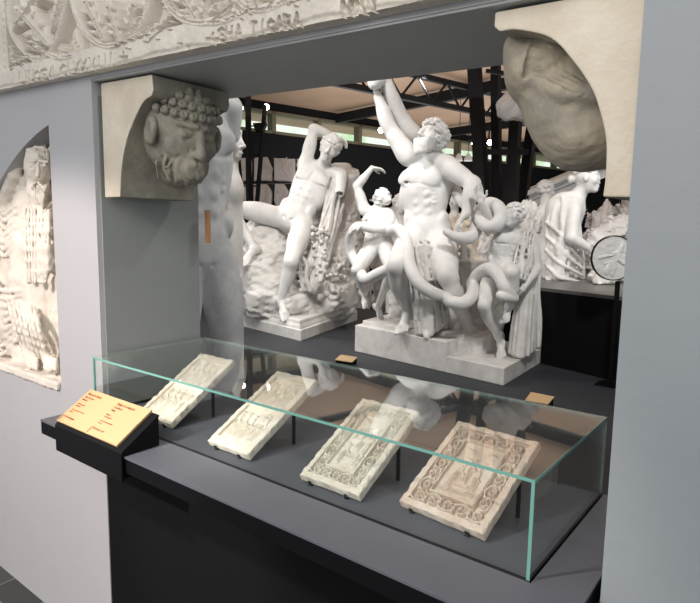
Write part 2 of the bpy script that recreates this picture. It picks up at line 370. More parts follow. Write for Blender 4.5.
def add_limb_arm(F, sh, el, wr, s, flex=None):
    k = .025*s; a = nrm(el-sh); b = nrm(wr-el)
    F.ell(sh+a*.02*s, np.array([.075, .058, .058])*s, (a, np.cross(a, (.3, .2, .93)), np.cross(a, np.cross(a, (.3, .2, .93)))), .03*s)
    F.cap(sh, el, .047*s, .036*s, k); F.ell(sh*.5+el*.5, np.array([.10, .047, .047])*s, (a, np.cross(a, b+.01), np.cross(a, np.cross(a, b+.01))), k)
    F.cap(el, wr, .037*s, .025*s, k*.7)
    m = el*.72+wr*.28; F.ell(m, np.array([.085, .043, .038])*s, (b, np.cross(b, a+.01), np.cross(b, np.cross(b, a+.01))), k)
def add_limb_leg(F, hp, kn, an, s, front):
    k = .03*s; a = nrm(kn-hp); b = nrm(an-kn); front = nrm(front)
    F.cap(hp, kn, .082*s, .053*s, k)
    m = hp*.60+kn*.40+front*.012*s; fr = nrm(front-a*np.dot(front, a)); F.ell(m, np.array([.17, .076, .072])*s, (a, np.cross(a, fr), fr), k)
    sd = np.cross(a, fr)
    for q in (-1, 1): F.ell(kn-a*.06*s+sd*q*.028*s+fr*.018*s, np.array([.055, .026, .026])*s, (a, sd, fr), .015*s)
    F.ell(kn+nrm(a-b)*0.006*s+fr*.018*s, np.array([.036, .033, .033])*s, (a, sd, fr), .012*s)
    F.cap(kn, an, .048*s, .029*s, k*.7)
    fb = nrm(fr-b*np.dot(fr, b)) if abs(np.dot(fr, b)) < .95 else nrm(-a); bk = -nrm(fb if np.dot(fb, -a) >= -.99 else -fb)
    F.ell(kn*.66+an*.34+bk*.020*s, np.array([.105, .046, .046])*s, (b, np.cross(b, bk), bk), k*.8)
    for q in (-1, 1): F.ell(an+np.cross(b, bk)*q*.024*s, .018*s, None, .01*s)
def add_torso(F, J, s, female=False):
    """J: neck, sR, sL, hR, hL (own right and left), front"""
    N = J['neck']; P = (J['hR']+J['hL'])/2; up = nrm(N-P); r1 = nrm(J['sR']-J['sL']); r2 = nrm(J['hR']-J['hL'])
    f1 = nrm(np.cross(up, r1)); f2 = nrm(np.cross(up, r2))
    if np.dot(f1, J['front']) < 0: f1 = -f1
    if np.dot(f2, J['front']) < 0: f2 = -f2
    L = np.linalg.norm(N-P)/s; k = .04*s
    bend = J.get('bend', np.zeros(3))
    def q(t, a=0, b=0): fr = nrm(f1*(1-t)+f2*t); rr = nrm(r1*(1-t)+r2*t); return N*(1-t)+P*t+bend*4*t*(1-t)+(rr*a+fr*b)*s
    rm, fm = nrm(r1+r2), nrm(f1+f2)
    F.ell(q(.34), np.array([.155, .112, L*.36])*s, (r1, f1, up), k)
    F.ell(q(.66), np.array([.128, .092, L*.30])*s, (rm, fm, up), k)
    F.ell(q(.93), np.array([.150, .102, L*.22])*s, (r2, f2, up), k)
    F.cap(N, J['sR']-r1*.04*s, .05*s, .055*s, k); F.cap(N, J['sL']+r1*.04*s, .05*s, .055*s, k)
    for g in (-1, 1):
        F.ell(q(.27, g*.060, .078), np.array([.084, .034, .064])*s, (r1+up*.15*g, f1, up), .020*s)     # chest
        F.cap(N+(r1*g*.012+f1*.045)*s, J['sR' if g > 0 else 'sL']-r1*g*.05*s+f1*.03*s, .014*s, .018*s, .02*s)   # collar bone
        F.ell(q(.42, g*.115, -.015), np.array([.045, .075, L*.24])*s, (r1, f1, up), .03*s)        # side back muscle
        F.ell(q(.30, g*.075, -.075), np.array([.070, .035, .10])*s, (r1, f1, up), .03*s)
        F.ell(q(1.0, g*.070, -.075), np.array([.078, .070, .080])*s, (r2, f2, up), .03*s)         # buttock
        F.ell(q(.78, g*.118, .015), np.array([.036, .060, .060])*s, (r2, f2, up), .02*s)          # flank
        for i, t in enumerate((.47, .585, .70)):
            F.ell(q(t, g*.034, .080-.006*i), np.array([.034, .026, L*.060])*s, (rm, fm, up), .006*s)
        for i in range(4):
            F.cap(q(.40+.055*i, g*.080, .070), q(.36+.055*i, g*.128, .02), .015*s, .015*s, .006*s)    # ribs
        F.cap(q(.86, g*.120, .045), q(1.02, g*.030, .088), .009*s, .009*s, .012*s, 's')               # groin line
    F.cap(q(.20, 0, .125), q(.82, 0, .112), .014*s, .013*s, .012*s, 's')
    for g in (-1, 1): F.chain([q(.36, g*.015, .118), q(.385, g*.07, .112), q(.36, g*.125, .075)], .009*s, .012*s, 's')
    F.ell(q(.775, 0, .104), .009*s, None, .006*s, 's')
    F.ell(q(.86, 0, .045), np.array([.095, .052, .07])*s, (r2, f2, up), .03*s)
    return q
def figure(J, s, h, extra=None, head=True, arms='RL', legs='RL', hands=None, feet='RL', pad=.2, lw=1.12, tw=1.0):
    pts = [v for k, v in J.items() if k not in ('front', 'face', 'hup', 'bend', 'bendk') and isinstance(v, np.ndarray)]
    lo, hi = bounds(pts, pad*s); F = Field(lo, hi, h)
    q = add_torso(F, J, s*tw)
    out = {}
    for g in arms:
        add_limb_arm(F, J['s'+g], J['e'+g], J['w'+g], s*lw)
        hd = (hands or {}).get(g)
        if hd is not None: add_hand(F, J['w'+g], hd[0], hd[1], s, hd[2], .15, hd[3] if len(hd) > 3 else 1)
    for g in legs:
        add_limb_leg(F, J['h'+g], J['k'+g], J['a'+g], s*lw, J.get('kf'+g, J['front']))
        if g in feet: add_foot(F, J['a'+g], J['t'+g], s, J.get('fu'+g, (0, 0, 1)))
    if head:
        F.cap(J['neck']-nrm(J['head']-J['neck'])*.02*s, J['head']-nrm(J['head']-J['neck'])*.03*s, .056*s, .050*s, .025*s)
        out['p'], out['ax'] = add_head(F, J['head'], J['face'], J['hup'], s)
    return F, out
def drape(F, top, bot, n, r, seed=0, wav=.02, k=.006, thick=1.0, mid=None, back=None):
    """cloth: n folds running from the top curve to the bottom curve"""
    rg = np.random.default_rng(seed); T = spline(top, 12); B = spline(bot, 12)
    Mi = spline(mid, 12) if mid else None
    g = lambda A, t: A[0]*0+A[min(int(t*(len(A)-1)), len(A)-2)]*(1-(t*(len(A)-1)) % 1)+A[min(int(t*(len(A)-1)), len(A)-2)+1]*((t*(len(A)-1)) % 1) if t < 1 else A[-1]
    out = nrm(-_fw) if back is None else nrm(back)
    prev = None
    for i in range(n):
        t = min(max((i+rg.uniform(-.3, .3))/(n-1), 0), .9999); t2 = min(max((i+rg.uniform(-.35, .35))/(n-1), 0), .9999)
        a, b = g(T, t), g(B, t2); m = g(Mi, (t+t2)/2) if Mi else (a+b)/2
        rr = r*rg.uniform(.65, 1.35); off = out*rg.uniform(-.6, .9)*r; side = nrm(np.cross(b-a, out))
        w1 = side*rg.uniform(-wav, wav)
        C = spline([a+off*.5, (a+m)/2+off+w1, m+off-w1*.6, (m+b)/2+off+w1*.5, b+off*1.2], 3)
        F.chain(C, list(np.linspace(rr*.7, rr*1.15, len(C))), k)
        if prev is not None:
            for j in range(0, len(C), 2): F.cap(prev[j]-out*r*.8, C[j]-out*r*.8, r*.75*thick, None, .01)
        prev = C

# ------------------------------------------------------------------ the setting
YW, YB, XL, XR = 1.177, 1.636, -2.105, -0.276             # wall front and back, opening sides
ZL, ZS, ZF, ZD = 2.060, 0.890, -0.17, 0.330               # beam underside, case shelf, floor, dais
def struct(o): o['kind'] = 'structure'; return o
def flat(name, b, m, **k): return struct(b.build(name, m, None, **k))
flat('floor_visitor_room', MB().box((-6, -4, ZF-.1), (3, YB, ZF)), M_tiles)
flat('floor_gallery', MB().box((-22, YB, ZF-.1), (8, 30, ZF)), M_dais)
# left wall with the arched niche
AC, AR, AX = (-2.15, .67), 1.335, -2.435                   # arch centre, radius, straight side
xb = -3.6; arc = []
a0 = math.acos((AX-AC[0])/AR); a1 = math.acos(-1.0)
for i in range(25):
    a = a0+(a1-.25-a0)*i/24; arc.append((AC[0]+AR*cos(a), AC[1]+AR*sin(a)))
ZB0 = .900
def wp(pts): return [(x, YW, z) for x, z in pts]
D = (0, YB-YW, 0)
wl = MB()
wl.prism(wp([(AX, ZF), (XL, ZF), (XL, 3.4), (AX, 3.4)]), D)
wl.prism(wp([(-6, ZF), (AX, ZF), (AX, ZB0), (-6, ZB0)]), D)
for i in range(24):
    (xa, za), (xc, zc) = arc[i], arc[i+1]
    wl.prism(wp([(xa, za), (xa, 3.4), (xc, 3.4), (xc, zc)]), D)
wl.prism(wp([(-6, ZB0), (arc[-1][0], ZB0), (arc[-1][0], 3.4), (-6, 3.4)]), D)
flat('wall_left', wl, M_wallL, recalc=False)
flat('trim_1', MB().box((arc[-1][0]-.05, YW+.16, ZB0-.05), (AX+.05, YW+.40, 2.05)), M_cream)      # back of the niche
wr = MB().box((XR, YW, ZF), (3, YB, 3.4)); flat('wall_right', wr, M_wall)
def zlin(x): return 2.066-.0335*(x+1.0)
flat('wall_above_opening', MB().prism([(XL, YW, zlin(XL)), (XR, YW, zlin(XR)), (XR, YW, 3.4), (XL, YW, 3.4)], (0, YB-YW, 0)), [M_wallL])
flat('trim_2', MB().prism([(XL, YW+.004, zlin(XL)-.006), (XR, YW+.004, zlin(XR)-.006), (XR, YW+.004, zlin(XR)), (XL, YW+.004, zlin(XL))], (0, YB-YW-.004, 0)), M_soffit)
# recessed left jamb lining, darker green-grey
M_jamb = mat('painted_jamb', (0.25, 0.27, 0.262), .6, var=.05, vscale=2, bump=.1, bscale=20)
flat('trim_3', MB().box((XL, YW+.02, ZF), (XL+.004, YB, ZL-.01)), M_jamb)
flat('wall_below_opening', MB().box((XL, YW+.004, ZF), (XR, YW+.05, .78)), M_blackwall)

# gallery dais, parapet and hall
pd = np.array([.955, -.297, 0]); pn = np.array([.297, .955, 0])
p0 = np.array([-1.93, 5.46, 0])
o = MB()
A = p0-pd*1.9; Bq = p0+pd*2.2
ZP = float(atZ(580, 292, ZD)[2])
r = ray(580, 292); t = (pn@(p0-EYE))/(pn@r); ZP = float((EYE+r*t)[2])
flat('wall_parapet', MB().prism([(*A[:2], ZD-.3), (*Bq[:2], ZD-.3), (*Bq[:2], ZP-.03), (*A[:2], ZP-.03)], tuple(pn*.08)), M_blackwall)
M_pt = mat('grey_platform', (.12, .12, .12), .35, var=.1)
flat('floor_platform', MB().prism([(*(A+pn*.0)[:2], ZP-.03), (*(Bq)[:2], ZP-.03), (*(Bq+pn*5.5)[:2], ZP-.03), (*(A+pn*5.5)[:2], ZP-.03)], (0, 0, .03)), M_pt)
dA = np.array([-7.6, 7.2, 0])
flat('floor_dais', MB().prism([(-9.5, YB+.005, ZF), (1.2, YB+.005, ZF), (1.2, 5.2, ZF), (-1.9, 5.50, ZF), (-3.4, 7.3, ZF), (-9.5, 7.3, ZF)], (0, 0, ZD-ZF)), M_dais)
hd = nrm([sin(R_(12.4)), cos(R_(12.4)), 0]); hn = np.array([hd[1], -hd[0], 0])      # hall axis and normal of the window wall
wp0 = V(290, 135, 13.5); 
def hallp(px, py):                                          # point on the window wall
    r = ray(px, py); return EYE+r*((hn@(wp0-EYE))/(hn@r))
zwb, zwt = float(hallp(290, 136)[2]), float(hallp(290, 114)[2]); ZC = 4.24
s0 = (hallp(100, 200)-wp0)@hd; s1 = s0+40
def hw(s, z, d=0.0): q = wp0+hd*s+hn*d; return (q[0], q[1], z)
flat('wall_gallery_low', MB().prism([hw(s0, ZF, -.2), hw(s1, ZF, -.2), hw(s1, zwb, -.2), hw(s0, zwb, -.2)], tuple(hn*.2)), M_blackwall)
flat('wall_gallery_high', MB().prism([hw(s0, zwt, -.2), hw(s1, zwt, -.2), hw(s1, ZC+1, -.2), hw(s0, ZC+1, -.2)], tuple(hn*.2)), M_blackwall)
flat('trim_4', MB().prism([hw(s0, zwb-1.0, -2.4), hw(s1, zwb-1.0, -2.4), hw(s1, zwt+2.2, -2.4), hw(s0, zwt+2.2, -2.4)], tuple(hn*.02)), M_out)      # trees outside
nwin = 1
bay = float(np.linalg.norm(hallp(383, 140)-hallp(303, 140)))/2.0*1.0
for k in range(18):
    sa = s0+k*bay; sb = sa+bay
    f = MB()
    for a, b in (((sa, zwb), (sb, zwb+.06)), ((sa, zwt-.06), (sb, zwt)), ((sa, zwb), (sa+.05, zwt)), ((sb-.05, zwb), (sb, zwt))):
        f.prism([hw(a[0], a[1], -.16), hw(b[0], a[1], -.16), hw(b[0], b[1], -.16), hw(a[0], b[1], -.16)], tuple(hn*.2))
    wo = struct(f.build('window_%d' % nwin, M_frame)); nwin += 1
    g = MB().prism([hw(sa+.05, zwb+.06, -.10), hw(sb-.05, zwb+.06, -.10), hw(sb-.05, zwt-.06, -.10), hw(sa+.05, zwt-.06, -.10)], tuple(hn*.01))
    g.build('window_pane', M_glass, wo)
flat('ceiling', MB().box((-24, YB, ZC), (8, 36, ZC+.1)), M_wood)
# ceiling beams and lattice trusses, one object each
def cpt(a, b, z): q = wp0+hn*a+hd*b; return np.array([q[0], q[1], z])
for i in range(10):
    b = -9+i*3.4
    tag(MB().bar(cpt(.2, b, ZC-.17), cpt(17, b, ZC-.12), .12, .20).build('ceiling_beam', M_steel), 'black beam under the tan ceiling panels, crossing the hall', 'beam', 'cross beams under the gallery ceiling')
for i in range(2):
    a = 4.2+i*5.8; t_ = MB(); zt, zb = ZC-.12, ZC-.52
    t_.bar(cpt(a, -10, zt), cpt(a, 20, zt), .09); t_.bar(cpt(a, -10, zb), cpt(a, 20, zb), .09)
    for j in range(40):
        b = -10+j*.75; t_.bar(cpt(a, b, zt), cpt(a, b+.375, zb), .03); t_.bar(cpt(a, b+.375, zb), cpt(a, b+.75, zt), .03)
    tag(t_.build('ceiling_truss', M_steel), ('black lattice truss nearer the window wall, running the length of the hall', 'black lattice truss overhead nearer the opening, running the length of the hall')[i], 'truss', 'lattice trusses under the gallery ceiling')

# ------------------------------------------------------------------ display shelf, glass case, sign
SX0, SX1, SY0 = -2.145, -.290, .957
GX0, GX1, GY0, GY1, GZ1 = -2.065, -.398, 1.118, 1.632, 1.105
sh = empty('display_shelf', (-1.2, 1.3, ZS), 'long dark slate display shelf with black front edge, set in the wall opening', 'shelf')
b = MB(); b.box((SX0, SY0+.002, ZS-.052), (SX1, YW+.002, ZS-.006)); b.box((XL+.012, YW+.002, ZS-.052), (SX1, YB, ZS-.006))
b.build('shelf_body', M_black, sh)
b = MB(); g = .004
b.box((SX0, SY0, ZS-.006), (SX1, GY0-g, ZS)); b.box((GX1+g, GY0-g, ZS-.006), (SX1, YB, ZS)); 
b.build('shelf_top', M_slate, sh)
MB().box((GX0+.02, GY0+g, ZS-.0055), (GX1-g, GY1, ZS)).build('mat_board', M_slate2, sh)
gc = empty('glass_case', (-1.2, 1.3, ZS), 'long clear glass display case with green edges over the four ivory-coloured panels', 'display case')
T = .0075
def pane(name, a, b, thin, pale=(), dark=(0,)):
    mi = [1]*6
    for k in pale: mi[k] = 2
    for k in dark: mi[k] = 3
    mi[{2: 0, 1: 2, 0: 5}[thin]] = 0; mi[{2: 1, 1: 4, 0: 3}[thin]] = 0
    return MB().box(a, b, mi).build(name, [M_glass, M_edge, M_edge2, M_steel], gc)
G2 = .006
pane('front_pane', (GX0+G2, GY0, ZS+.0005), (GX1-T, GY0+T, GZ1-T), 1)
pane('back_pane', (GX0+G2, GY1-G2, ZS+.0005), (GX1-T, GY1, GZ1-T), 1, (1, 3, 5))
pane('side_pane', (GX0, GY0, ZS+.0005), (GX0+G2, GY1, GZ1-T), 0, (1, 4))
pane('side_pane', (GX1-T, GY0, ZS+.0005), (GX1, GY1, GZ1-T), 0, (4,))
pane('top_pane', (GX0, GY0, GZ1-T), (GX1, GY1, GZ1), 2, (4, 5), ())

# sign holder clipped over the shelf end, with the yellow card
hold = empty('sign_holder', (-1.78, .97, ZS), 'black folded metal sign holder clipped over the left end of the shelf', 'sign holder')
c0 = atY(56.9, 420.8, .952); c1 = atY(116.6, 446.7, .952)
cx0, cx1 = c0[0], c1[0]; cz = (c0[2]+c1[2])/2
tt = R_(33); cd = np.array([0, cos(tt), sin(tt)]); cn = np.array([0, -sin(tt), cos(tt)])
def depth_for(px, py, x):                                   # distance along cd where the ray meets x = const plane
    r = ray(px, py); q = EYE+r*((x-EYE[0])/r[0]); return q
q = np.array([cx0, .952, cz]); CL = .152
xo = .035
prof = [(SY0-.012, ZS-.078), (SY0-.012, cz-.012), (.952-.004, cz-.008), (.952-.004+cd[1]*(CL+.005), cz-.008+cd[2]*(CL+.005)), (.952+cd[1]*(CL+.005), cz-.014+cd[2]*(CL+.005)), (SY0-.003, cz-.022), (SY0-.003, ZS-.078)]
xh0, xh1 = cx0-.002, cx1+xo
MB().prism([(xh0, y, z) for y, z in prof], (xh1-xh0, 0, 0)).build('holder_plate', M_black, hold, bevel=.0015)
MB().prism([(xh1-.006, SY0-.004, ZS+.0005), (xh1-.006, .952, cz-.022), (xh1-.006, .952+cd[1]*CL, cz-.016+cd[2]*CL), (xh1-.006, .952+cd[1]*CL, ZS+.0005)], (.004, 0, 0)).build('side_cheek', M_black, hold)
MB().box((xh1-.03, SY0-.004, ZS-.072), (xh1-.006, SY0+.05, ZS-.056)).build('clamp_foot', M_black, hold)
card = empty('information_sign', q, 'yellow information card printed in two columns of dark red text, on the black holder', 'sign')
base = np.array([0, .952, cz]); 
MB().obox((np.array([(cx0+cx1)/2, 0, 0])+base+cd*CL/2), ((cx1-cx0)/2, 0, 0), cd*CL/2, cn*.004).build('card', M_sign, card, bevel=.001)
def text(name, body, loc, ax, ay, size, m, parent, ext=.0002, align='LEFT'):
    cu = bpy.data.curves.new(name, 'FONT'); cu.body = body; cu.size = size; cu.extrude = ext; cu.align_x = align; cu.space_line = 1.0
    cu.materials.append(m); o = bpy.data.objects.new(name, cu); col.objects.link(o)
    ax, ay = nrm(ax), nrm(ay); n = np.cross(ax, ay)
    M = Matrix(((ax[0], ay[0], n[0], loc[0]), (ax[1], ay[1], n[1], loc[1]), (ax[2], ay[2], n[2], loc[2]), (0, 0, 0, 1)))
    bpy.context.view_layer.update()
    dg = bpy.context.evaluated_depsgraph_get(); me = bpy.data.meshes.new_from_object(o.evaluated_get(dg)); bpy.data.objects.remove(o)
    o = bpy.data.objects.new(name, me); col.objects.link(o); me.materials.clear(); me.materials.append(m)
    o.matrix_world = M
    if parent: o.parent = parent; bpy.context.view_layer.update(); o.matrix_parent_inverse = parent.matrix_world.inverted()
    return o
W2 = (cx1-cx0)/2
lines = [(.016, 'Placca da dittico', 0.0136), (.030, 'Crocifissione', 0.0112), (.042, 'Avorio', 0.0112), (.062, 'Calco in gesso', 0.0083), (.071, 'dal rilievo', 0.0083), (.089, 'Calco da originale in avorio', 0.0073), (.098, 'scolpito', 0.0073), (.122, 'Il calco in gesso', 0.0106)]
lines2 = [(.016, 'Plaque of a diptych', 0.0136), (.030, 'Crucifixion', 0.0112), (.042, 'Ivory', 0.0112), (.062, 'Plaster', 0.0083), (.071, 'cast in gesso', 0.0083), (.089, 'Cast of an ivory original,', 0.0073), (.098, 'carved', 0.0073), (.122, 'The plaster cast', 0.0106)]
for ci_, ls in ((0, lines), (1, lines2)):
    for d_, bdy, sz in ls:
        x = cx0+.016+ci_*W2
        p = base+np.array([x, 0, 0])+cd*(CL-d_-.008)+cn*.0052
        text('printed_line', bdy, p, (1, 0, 0), cd, sz, M_ink, card)
for x in (cx0+.010, cx0+W2+.010):
    p = base+np.array([x, 0, 0])+cd*.016+cn*.0054; MB().obox(p, (.0012, 0, 0), cd*.012, cn*.0003).build('red_bar', M_ink, card)

# ------------------------------------------------------------------ carved surfaces (height drawings)
class Relief:
    def __init__(s, u0, u1, v0, v1, h):
        s.u = np.arange(u0, u1+h/2, h); s.v = np.arange(v0, v1+h/2, h); s.h = h; s.H = np.zeros((len(s.u), len(s.v)))
    def blk(s, lo, hi, m):
        a = [int(np.clip((lo[0]-m-s.u[0])/s.h, 0, len(s.u))), int(np.clip((lo[1]-m-s.v[0])/s.h, 0, len(s.v)))]
        b = [int(np.clip((hi[0]+m-s.u[0])/s.h+2, 0, len(s.u))), int(np.clip((hi[1]+m-s.v[0])/s.h+2, 0, len(s.v)))]
        if b[0] <= a[0] or b[1] <= a[1]: return None
        return slice(a[0], b[0]), slice(a[1], b[1])
    def seg(s, p, q, w, hgt, w2=None, op='max', base=0.0, flat=False):
        p = np.asarray(p, float)[:2]; q = np.asarray(q, float)[:2]; w2 = w if w2 is None else w2
        sl = s.blk(np.minimum(p, q), np.maximum(p, q), max(w, w2))
        if sl is None: return
        U = s.u[sl[0]][:, None]; Vv = s.v[sl[1]][None, :]; d = q-p; L = max(d@d, 1e-12)
        t = np.clip(((U-p[0])*d[0]+(Vv-p[1])*d[1])/L, 0, 1); ww = w+(w2-w)*t
        r = np.hypot(U-p[0]-t*d[0], Vv-p[1]-t*d[1])/ww
        pr = np.where(r < 1, np.sqrt(np.maximum(1-r*r, 0)) if not flat else np.minimum(1, (1-r)*3), 0)
        if op == 'max': s.H[sl] = np.maximum(s.H[sl], np.where(r < 1, base+hgt*pr, -9))
        else: s.H[sl] = s.H[sl]-hgt*pr*(r < 1)
    def line(s, pts, w, hgt, **k):
        for i in range(len(pts)-1): s.seg(pts[i], pts[i+1], w, hgt, **k)
    def curve(s, pts, w, hgt, n=8, **k):
        P = spline([np.array([p[0], p[1], 0.0]) for p in pts], n); s.line(P, w, hgt, **k)
    def ell(s, c, a, b, rot, hgt, base=0.0, op='max'):
        m = max(a, b); sl = s.blk(np.asarray(c), np.asarray(c), m)
        if sl is None: return
        U = s.u[sl[0]][:, None]-c[0]; Vv = s.v[sl[1]][None, :]-c[1]; x = (U*cos(rot)+Vv*sin(rot))/a; y = (-U*sin(rot)+Vv*cos(rot))/b
        r = x*x+y*y; pr = np.sqrt(np.maximum(1-r, 0))
        if op == 'max': s.H[sl] = np.maximum(s.H[sl], np.where(r < 1, base+hgt*pr, -9))
        else: s.H[sl] = s.H[sl]-hgt*pr
    def leaf(s, p, q, w, hgt, lobes=4, base=0.0):
        p = np.asarray(p, float)[:2]; q = np.asarray(q, float)[:2]; d = q-p; L = np.hypot(*d); d = d/L; n = np.array([-d[1], d[0]])
        for i in range(lobes):
            t = .12+.66*i/max(lobes-1, 1); wl_ = w*(.92-.30*abs(t-.4)/.6)
            for g in (-1, 1):
                a = p+d*L*t*.8; e = a+d*L*.34+n*g*wl_
                s.seg(a, a*.4+e*.6, w*.20, hgt*.7, w*.34, base=base); s.seg(a*.4+e*.6, e, w*.34, hgt*(.95-.12*(i % 2)), w*.14, base=base)
        s.seg(p, q, w*.26, hgt, w*.22, base=base); s.seg(p, q-d*L*.08, w*.07, hgt*.28, op='sub')
    def noise(s, amp, scale, seed=0):
        rg = np.random.default_rng(seed)
        for o in range(4):
            for _ in range(3):
                d = nrm(rg.normal(size=2))*2*pi/scale*1.9**o; s.H += amp*.5*.55**o*np.sin(s.u[:, None]*d[0]+s.v[None, :]*d[1]+rg.uniform(0, 6.28))
    def mesh(s, name, to3, thick):
        nu, nv = s.H.shape; U, Vv = np.meshgrid(s.u, s.v, indexing='ij')
        top = to3(U, Vv, s.H).reshape(-1, 3)
        I = np.arange(nu*nv).reshape(nu, nv); a, b, c, d = I[:-1, :-1].ravel(), I[1:, :-1].ravel(), I[1:, 1:].ravel(), I[:-1, 1:].ravel()
        N = nu*nv; q = [np.stack([a, b, c, d], 1)]
        lp = np.concatenate([I[:-1, 0], I[-1, :-1], I[::-1, -1][:-1], I[0, ::-1][:-1]]); m_ = len(lp); k_ = np.arange(m_); k2 = np.roll(k_, -1)
        bot = to3(U, Vv, np.full_like(s.H, -thick)).reshape(-1, 3)[lp]
        q.append(np.stack([lp[k2], lp[k_], N+k_, N+k2], 1))
        ctr = N+m_; bot = np.concatenate([bot, bot.mean(0)[None]]); h2 = k_[::2]; q.append(np.stack([N+(h2+2) % m_, N+(h2+1) % m_, N+h2, np.full(len(h2), ctr)], 1))
        me = array_mesh(name, np.concatenate([top, bot]), np.concatenate(q)); me.set_sharp_from_angle(angle=R_(50)); return me

# the frieze over the opening
YFZ = YW-.050
def fz(px, py): q = atY(px, py, YFZ); return np.array([q[0], q[2]-zb(q[0])])
def zb(x): return 2.066-.0335*(np.asarray(x)+1.0)+.013
fr = Relief(-3.0, -.42, 0, .50, .0024)
fr.noise(.0012, .30, 1)
U, Vv = np.meshgrid(fr.u, fr.v, indexing='ij')
band = .072
inner = (Vv > band) & (U > fz(8, 60)[0])
fr.H = np.where(inner, fr.H-.046, fr.H)
fr.H = fr.H-.006*np.clip((.012+.004*np.sin(U*11)+.002*np.sin(U*37)-Vv)/.008, 0, 1)
rg = random.Random(4)
def S(*p): return [fz(*q) for q in p]
B0 = -.046
for st in (((8, -6), (9, 25), (18, 45), (34, 60), (47, 54), (55, 40), (63, 10), (68, -12)), ((69, -10), (74, 12), (84, 32), (98, 44), (112, 46), (128, 38), (142, 20), (150, -10)),
           ((158, -14), (170, 10), (186, 21), (206, 23), (228, 14), (238, -6)), ((232, -8), (246, 8), (268, 9), (290, -2), (300, -14)), ((47, 54), (58, 58), (72, 56)), ((112, 46), (134, 38), (155, 26)), ((206, 23), (222, 22), (238, 16))):
    fr.curve(S(*st), .017, .052, base=B0); fr.curve(S(*st), .004, .006, op='sub')
for a, b_, wd in (((48, 44), (16, 8), .075), ((46, 46), (26, 37), .030), ((44, 54), (26, 50), .030), ((52, 32), (60, 0), .040), ((30, 58), (10, 66), .024), ((12, 60), (12, 46), .018), ((60, 44), (60, 60), .022),
                  ((104, 40), (84, 0), .050), ((118, 40), (108, 6), .045), ((128, 34), (134, 4), .040), ((116, 46), (150, 34), .030), ((150, 40), (172, 22), .028), ((176, 12), (160, -16), .04),
                  ((196, 20), (178, -8), .040), ((204, 20), (208, -6), .040), ((214, 20), (236, 2), .038), ((236, 17), (252, 8), .020), ((258, 8), (250, -14), .035), ((268, 8), (280, -10), .030), ((288, 4), (312, -6), .02), ((14, 30), (40, -12), .05)):
    fr.leaf(fz(*a), fz(*b_), wd, .056, 3, base=B0)
for a, b_ in (((68, 28), (75, 50)), ((93, 6), (96, 26)), ((103, 22), (106, 34)), ((190, 6), (194, 16)), ((230, 2), (231, 10))):
    p, q = fz(*a), fz(*b_); m = (p+q)/2; L = np.hypot(*(q-p))/2; an = math.atan2(q[1]-p[1], q[0]-p[0])
    fr.ell(m, L*1.25, L*.6+.004, an, .036, base=B0)
    for j in range(-2, 3): fr.ell(m+(q-p)*j*.17, L*.10, L*.18, an, .006, op='sub')
for j in range(9):                                          # bead holes in the left border
    c = fz(4, 5+j*8); fr.ell(c, .008, .010, 0, .006, op='sub')
GLY = {'L': [((0, 1), (0, 0), (.6, 0))], 'I': [((.3, 0), (.3, 1))], 'U': [((0, 1), (0, .2), (.3, 0), (.6, .2), (.6, 1))], 'O': [((.3, .1), (.0, .35), (0, .65), (.3, .9), (.6, .65), (.6, .35), (.3, .1))],
       'S': [((.6, .85), (.3, 1), (0, .8), (.1, .55), (.5, .45), (.6, .2), (.3, 0), (0, .15))], 'V': [((0, 1), (.3, 0), (.6, 1))], 'C': [((.6, .85), (.3, 1), (0, .6), (0, .4), (.3, 0), (.6, .15))],
       'X': [((0, 0), (.6, 1)), ((0, 1), (.6, 0))], '+': [((.3, 0), (.3, 1)), ((0, .55), (.6, .55))], 'H': [((0, 0), (0, 1)), ((.6, 0), (.6, 1)), ((0, .5), (.6, .5))], 'A': [((0, 0), (.3, 1), (.6, 0)), ((.12, .4), (.48, .4))],
       'T': [((.3, 0), (.3, 1)), ((0, 1), (.6, 1))], 'N': [((0, 0), (0, 1), (.6, 0), (.6, 1))], 'R': [((0, 0), (0, 1), (.5, .9), (.5, .55), (0, .5), (.6, 0))], 'P': [((0, 0), (0, 1), (.5, .9), (.5, .55), (0, .5))], '.': [((.25, .1), (.35, .1))], '-': [((.1, .5), (.5, .5))], 'M': [((0, 0), (0, 1), (.3, .3), (.6, 1), (.6, 0))]}
def carve(ch, px, py, pxw, ph, wd=.0044, dp=.012):
    for st in GLY[ch]:
        P = [fz(px+x*pxw/.6, py-1.8-y*ph*.92) for x, y in st]; fr.line(P, wd, dp, op='sub')
for ch, px, py in zip('LIUOSVICLXXVIII', (19, 24, 29, 35, 41, 46, 51, 60, 68, 74, 81, 89, 97, 103, 108), (85, 84, 83.5, 83, 82, 81, 79.5, 78, 76, 75, 73, 71.5, 69.5, 68, 66.5)):
    carve(ch, px, py, 5 if ch not in 'I' else 4, 12)
carve('+', 119, 65, 8, 12, .0042)
carve('-', 176, 48, 7, 4); carve('.', 184, 50, 6, 10); carve('+', 206, 48, 12, 13, .006)
for ch, px, py in zip('SHATIOARA', (218, 226, 235, 250, 259, 268, 276, 284, 293), (43, 41.5, 40, 37, 35, 33.5, 31.5, 30, 28)): carve(ch, px, py, 6, 14, .0042)
for ch, px, py in zip('MNV', (342, 354, 368), (17, 14, 11)): carve(ch, px, py, 8, 14, .006)
fr.noise(.0007, .04, 3)
fo = link_mesh('relief_frieze', fr.mesh('relief_frieze', lambda u, v, h: np.stack([u, YFZ-h, v+zb(u)], -1), .0485), M_relief)
tag(fo, 'cream plaster frieze of leafy scrolls above an incised inscription, over the opening', 'relief')

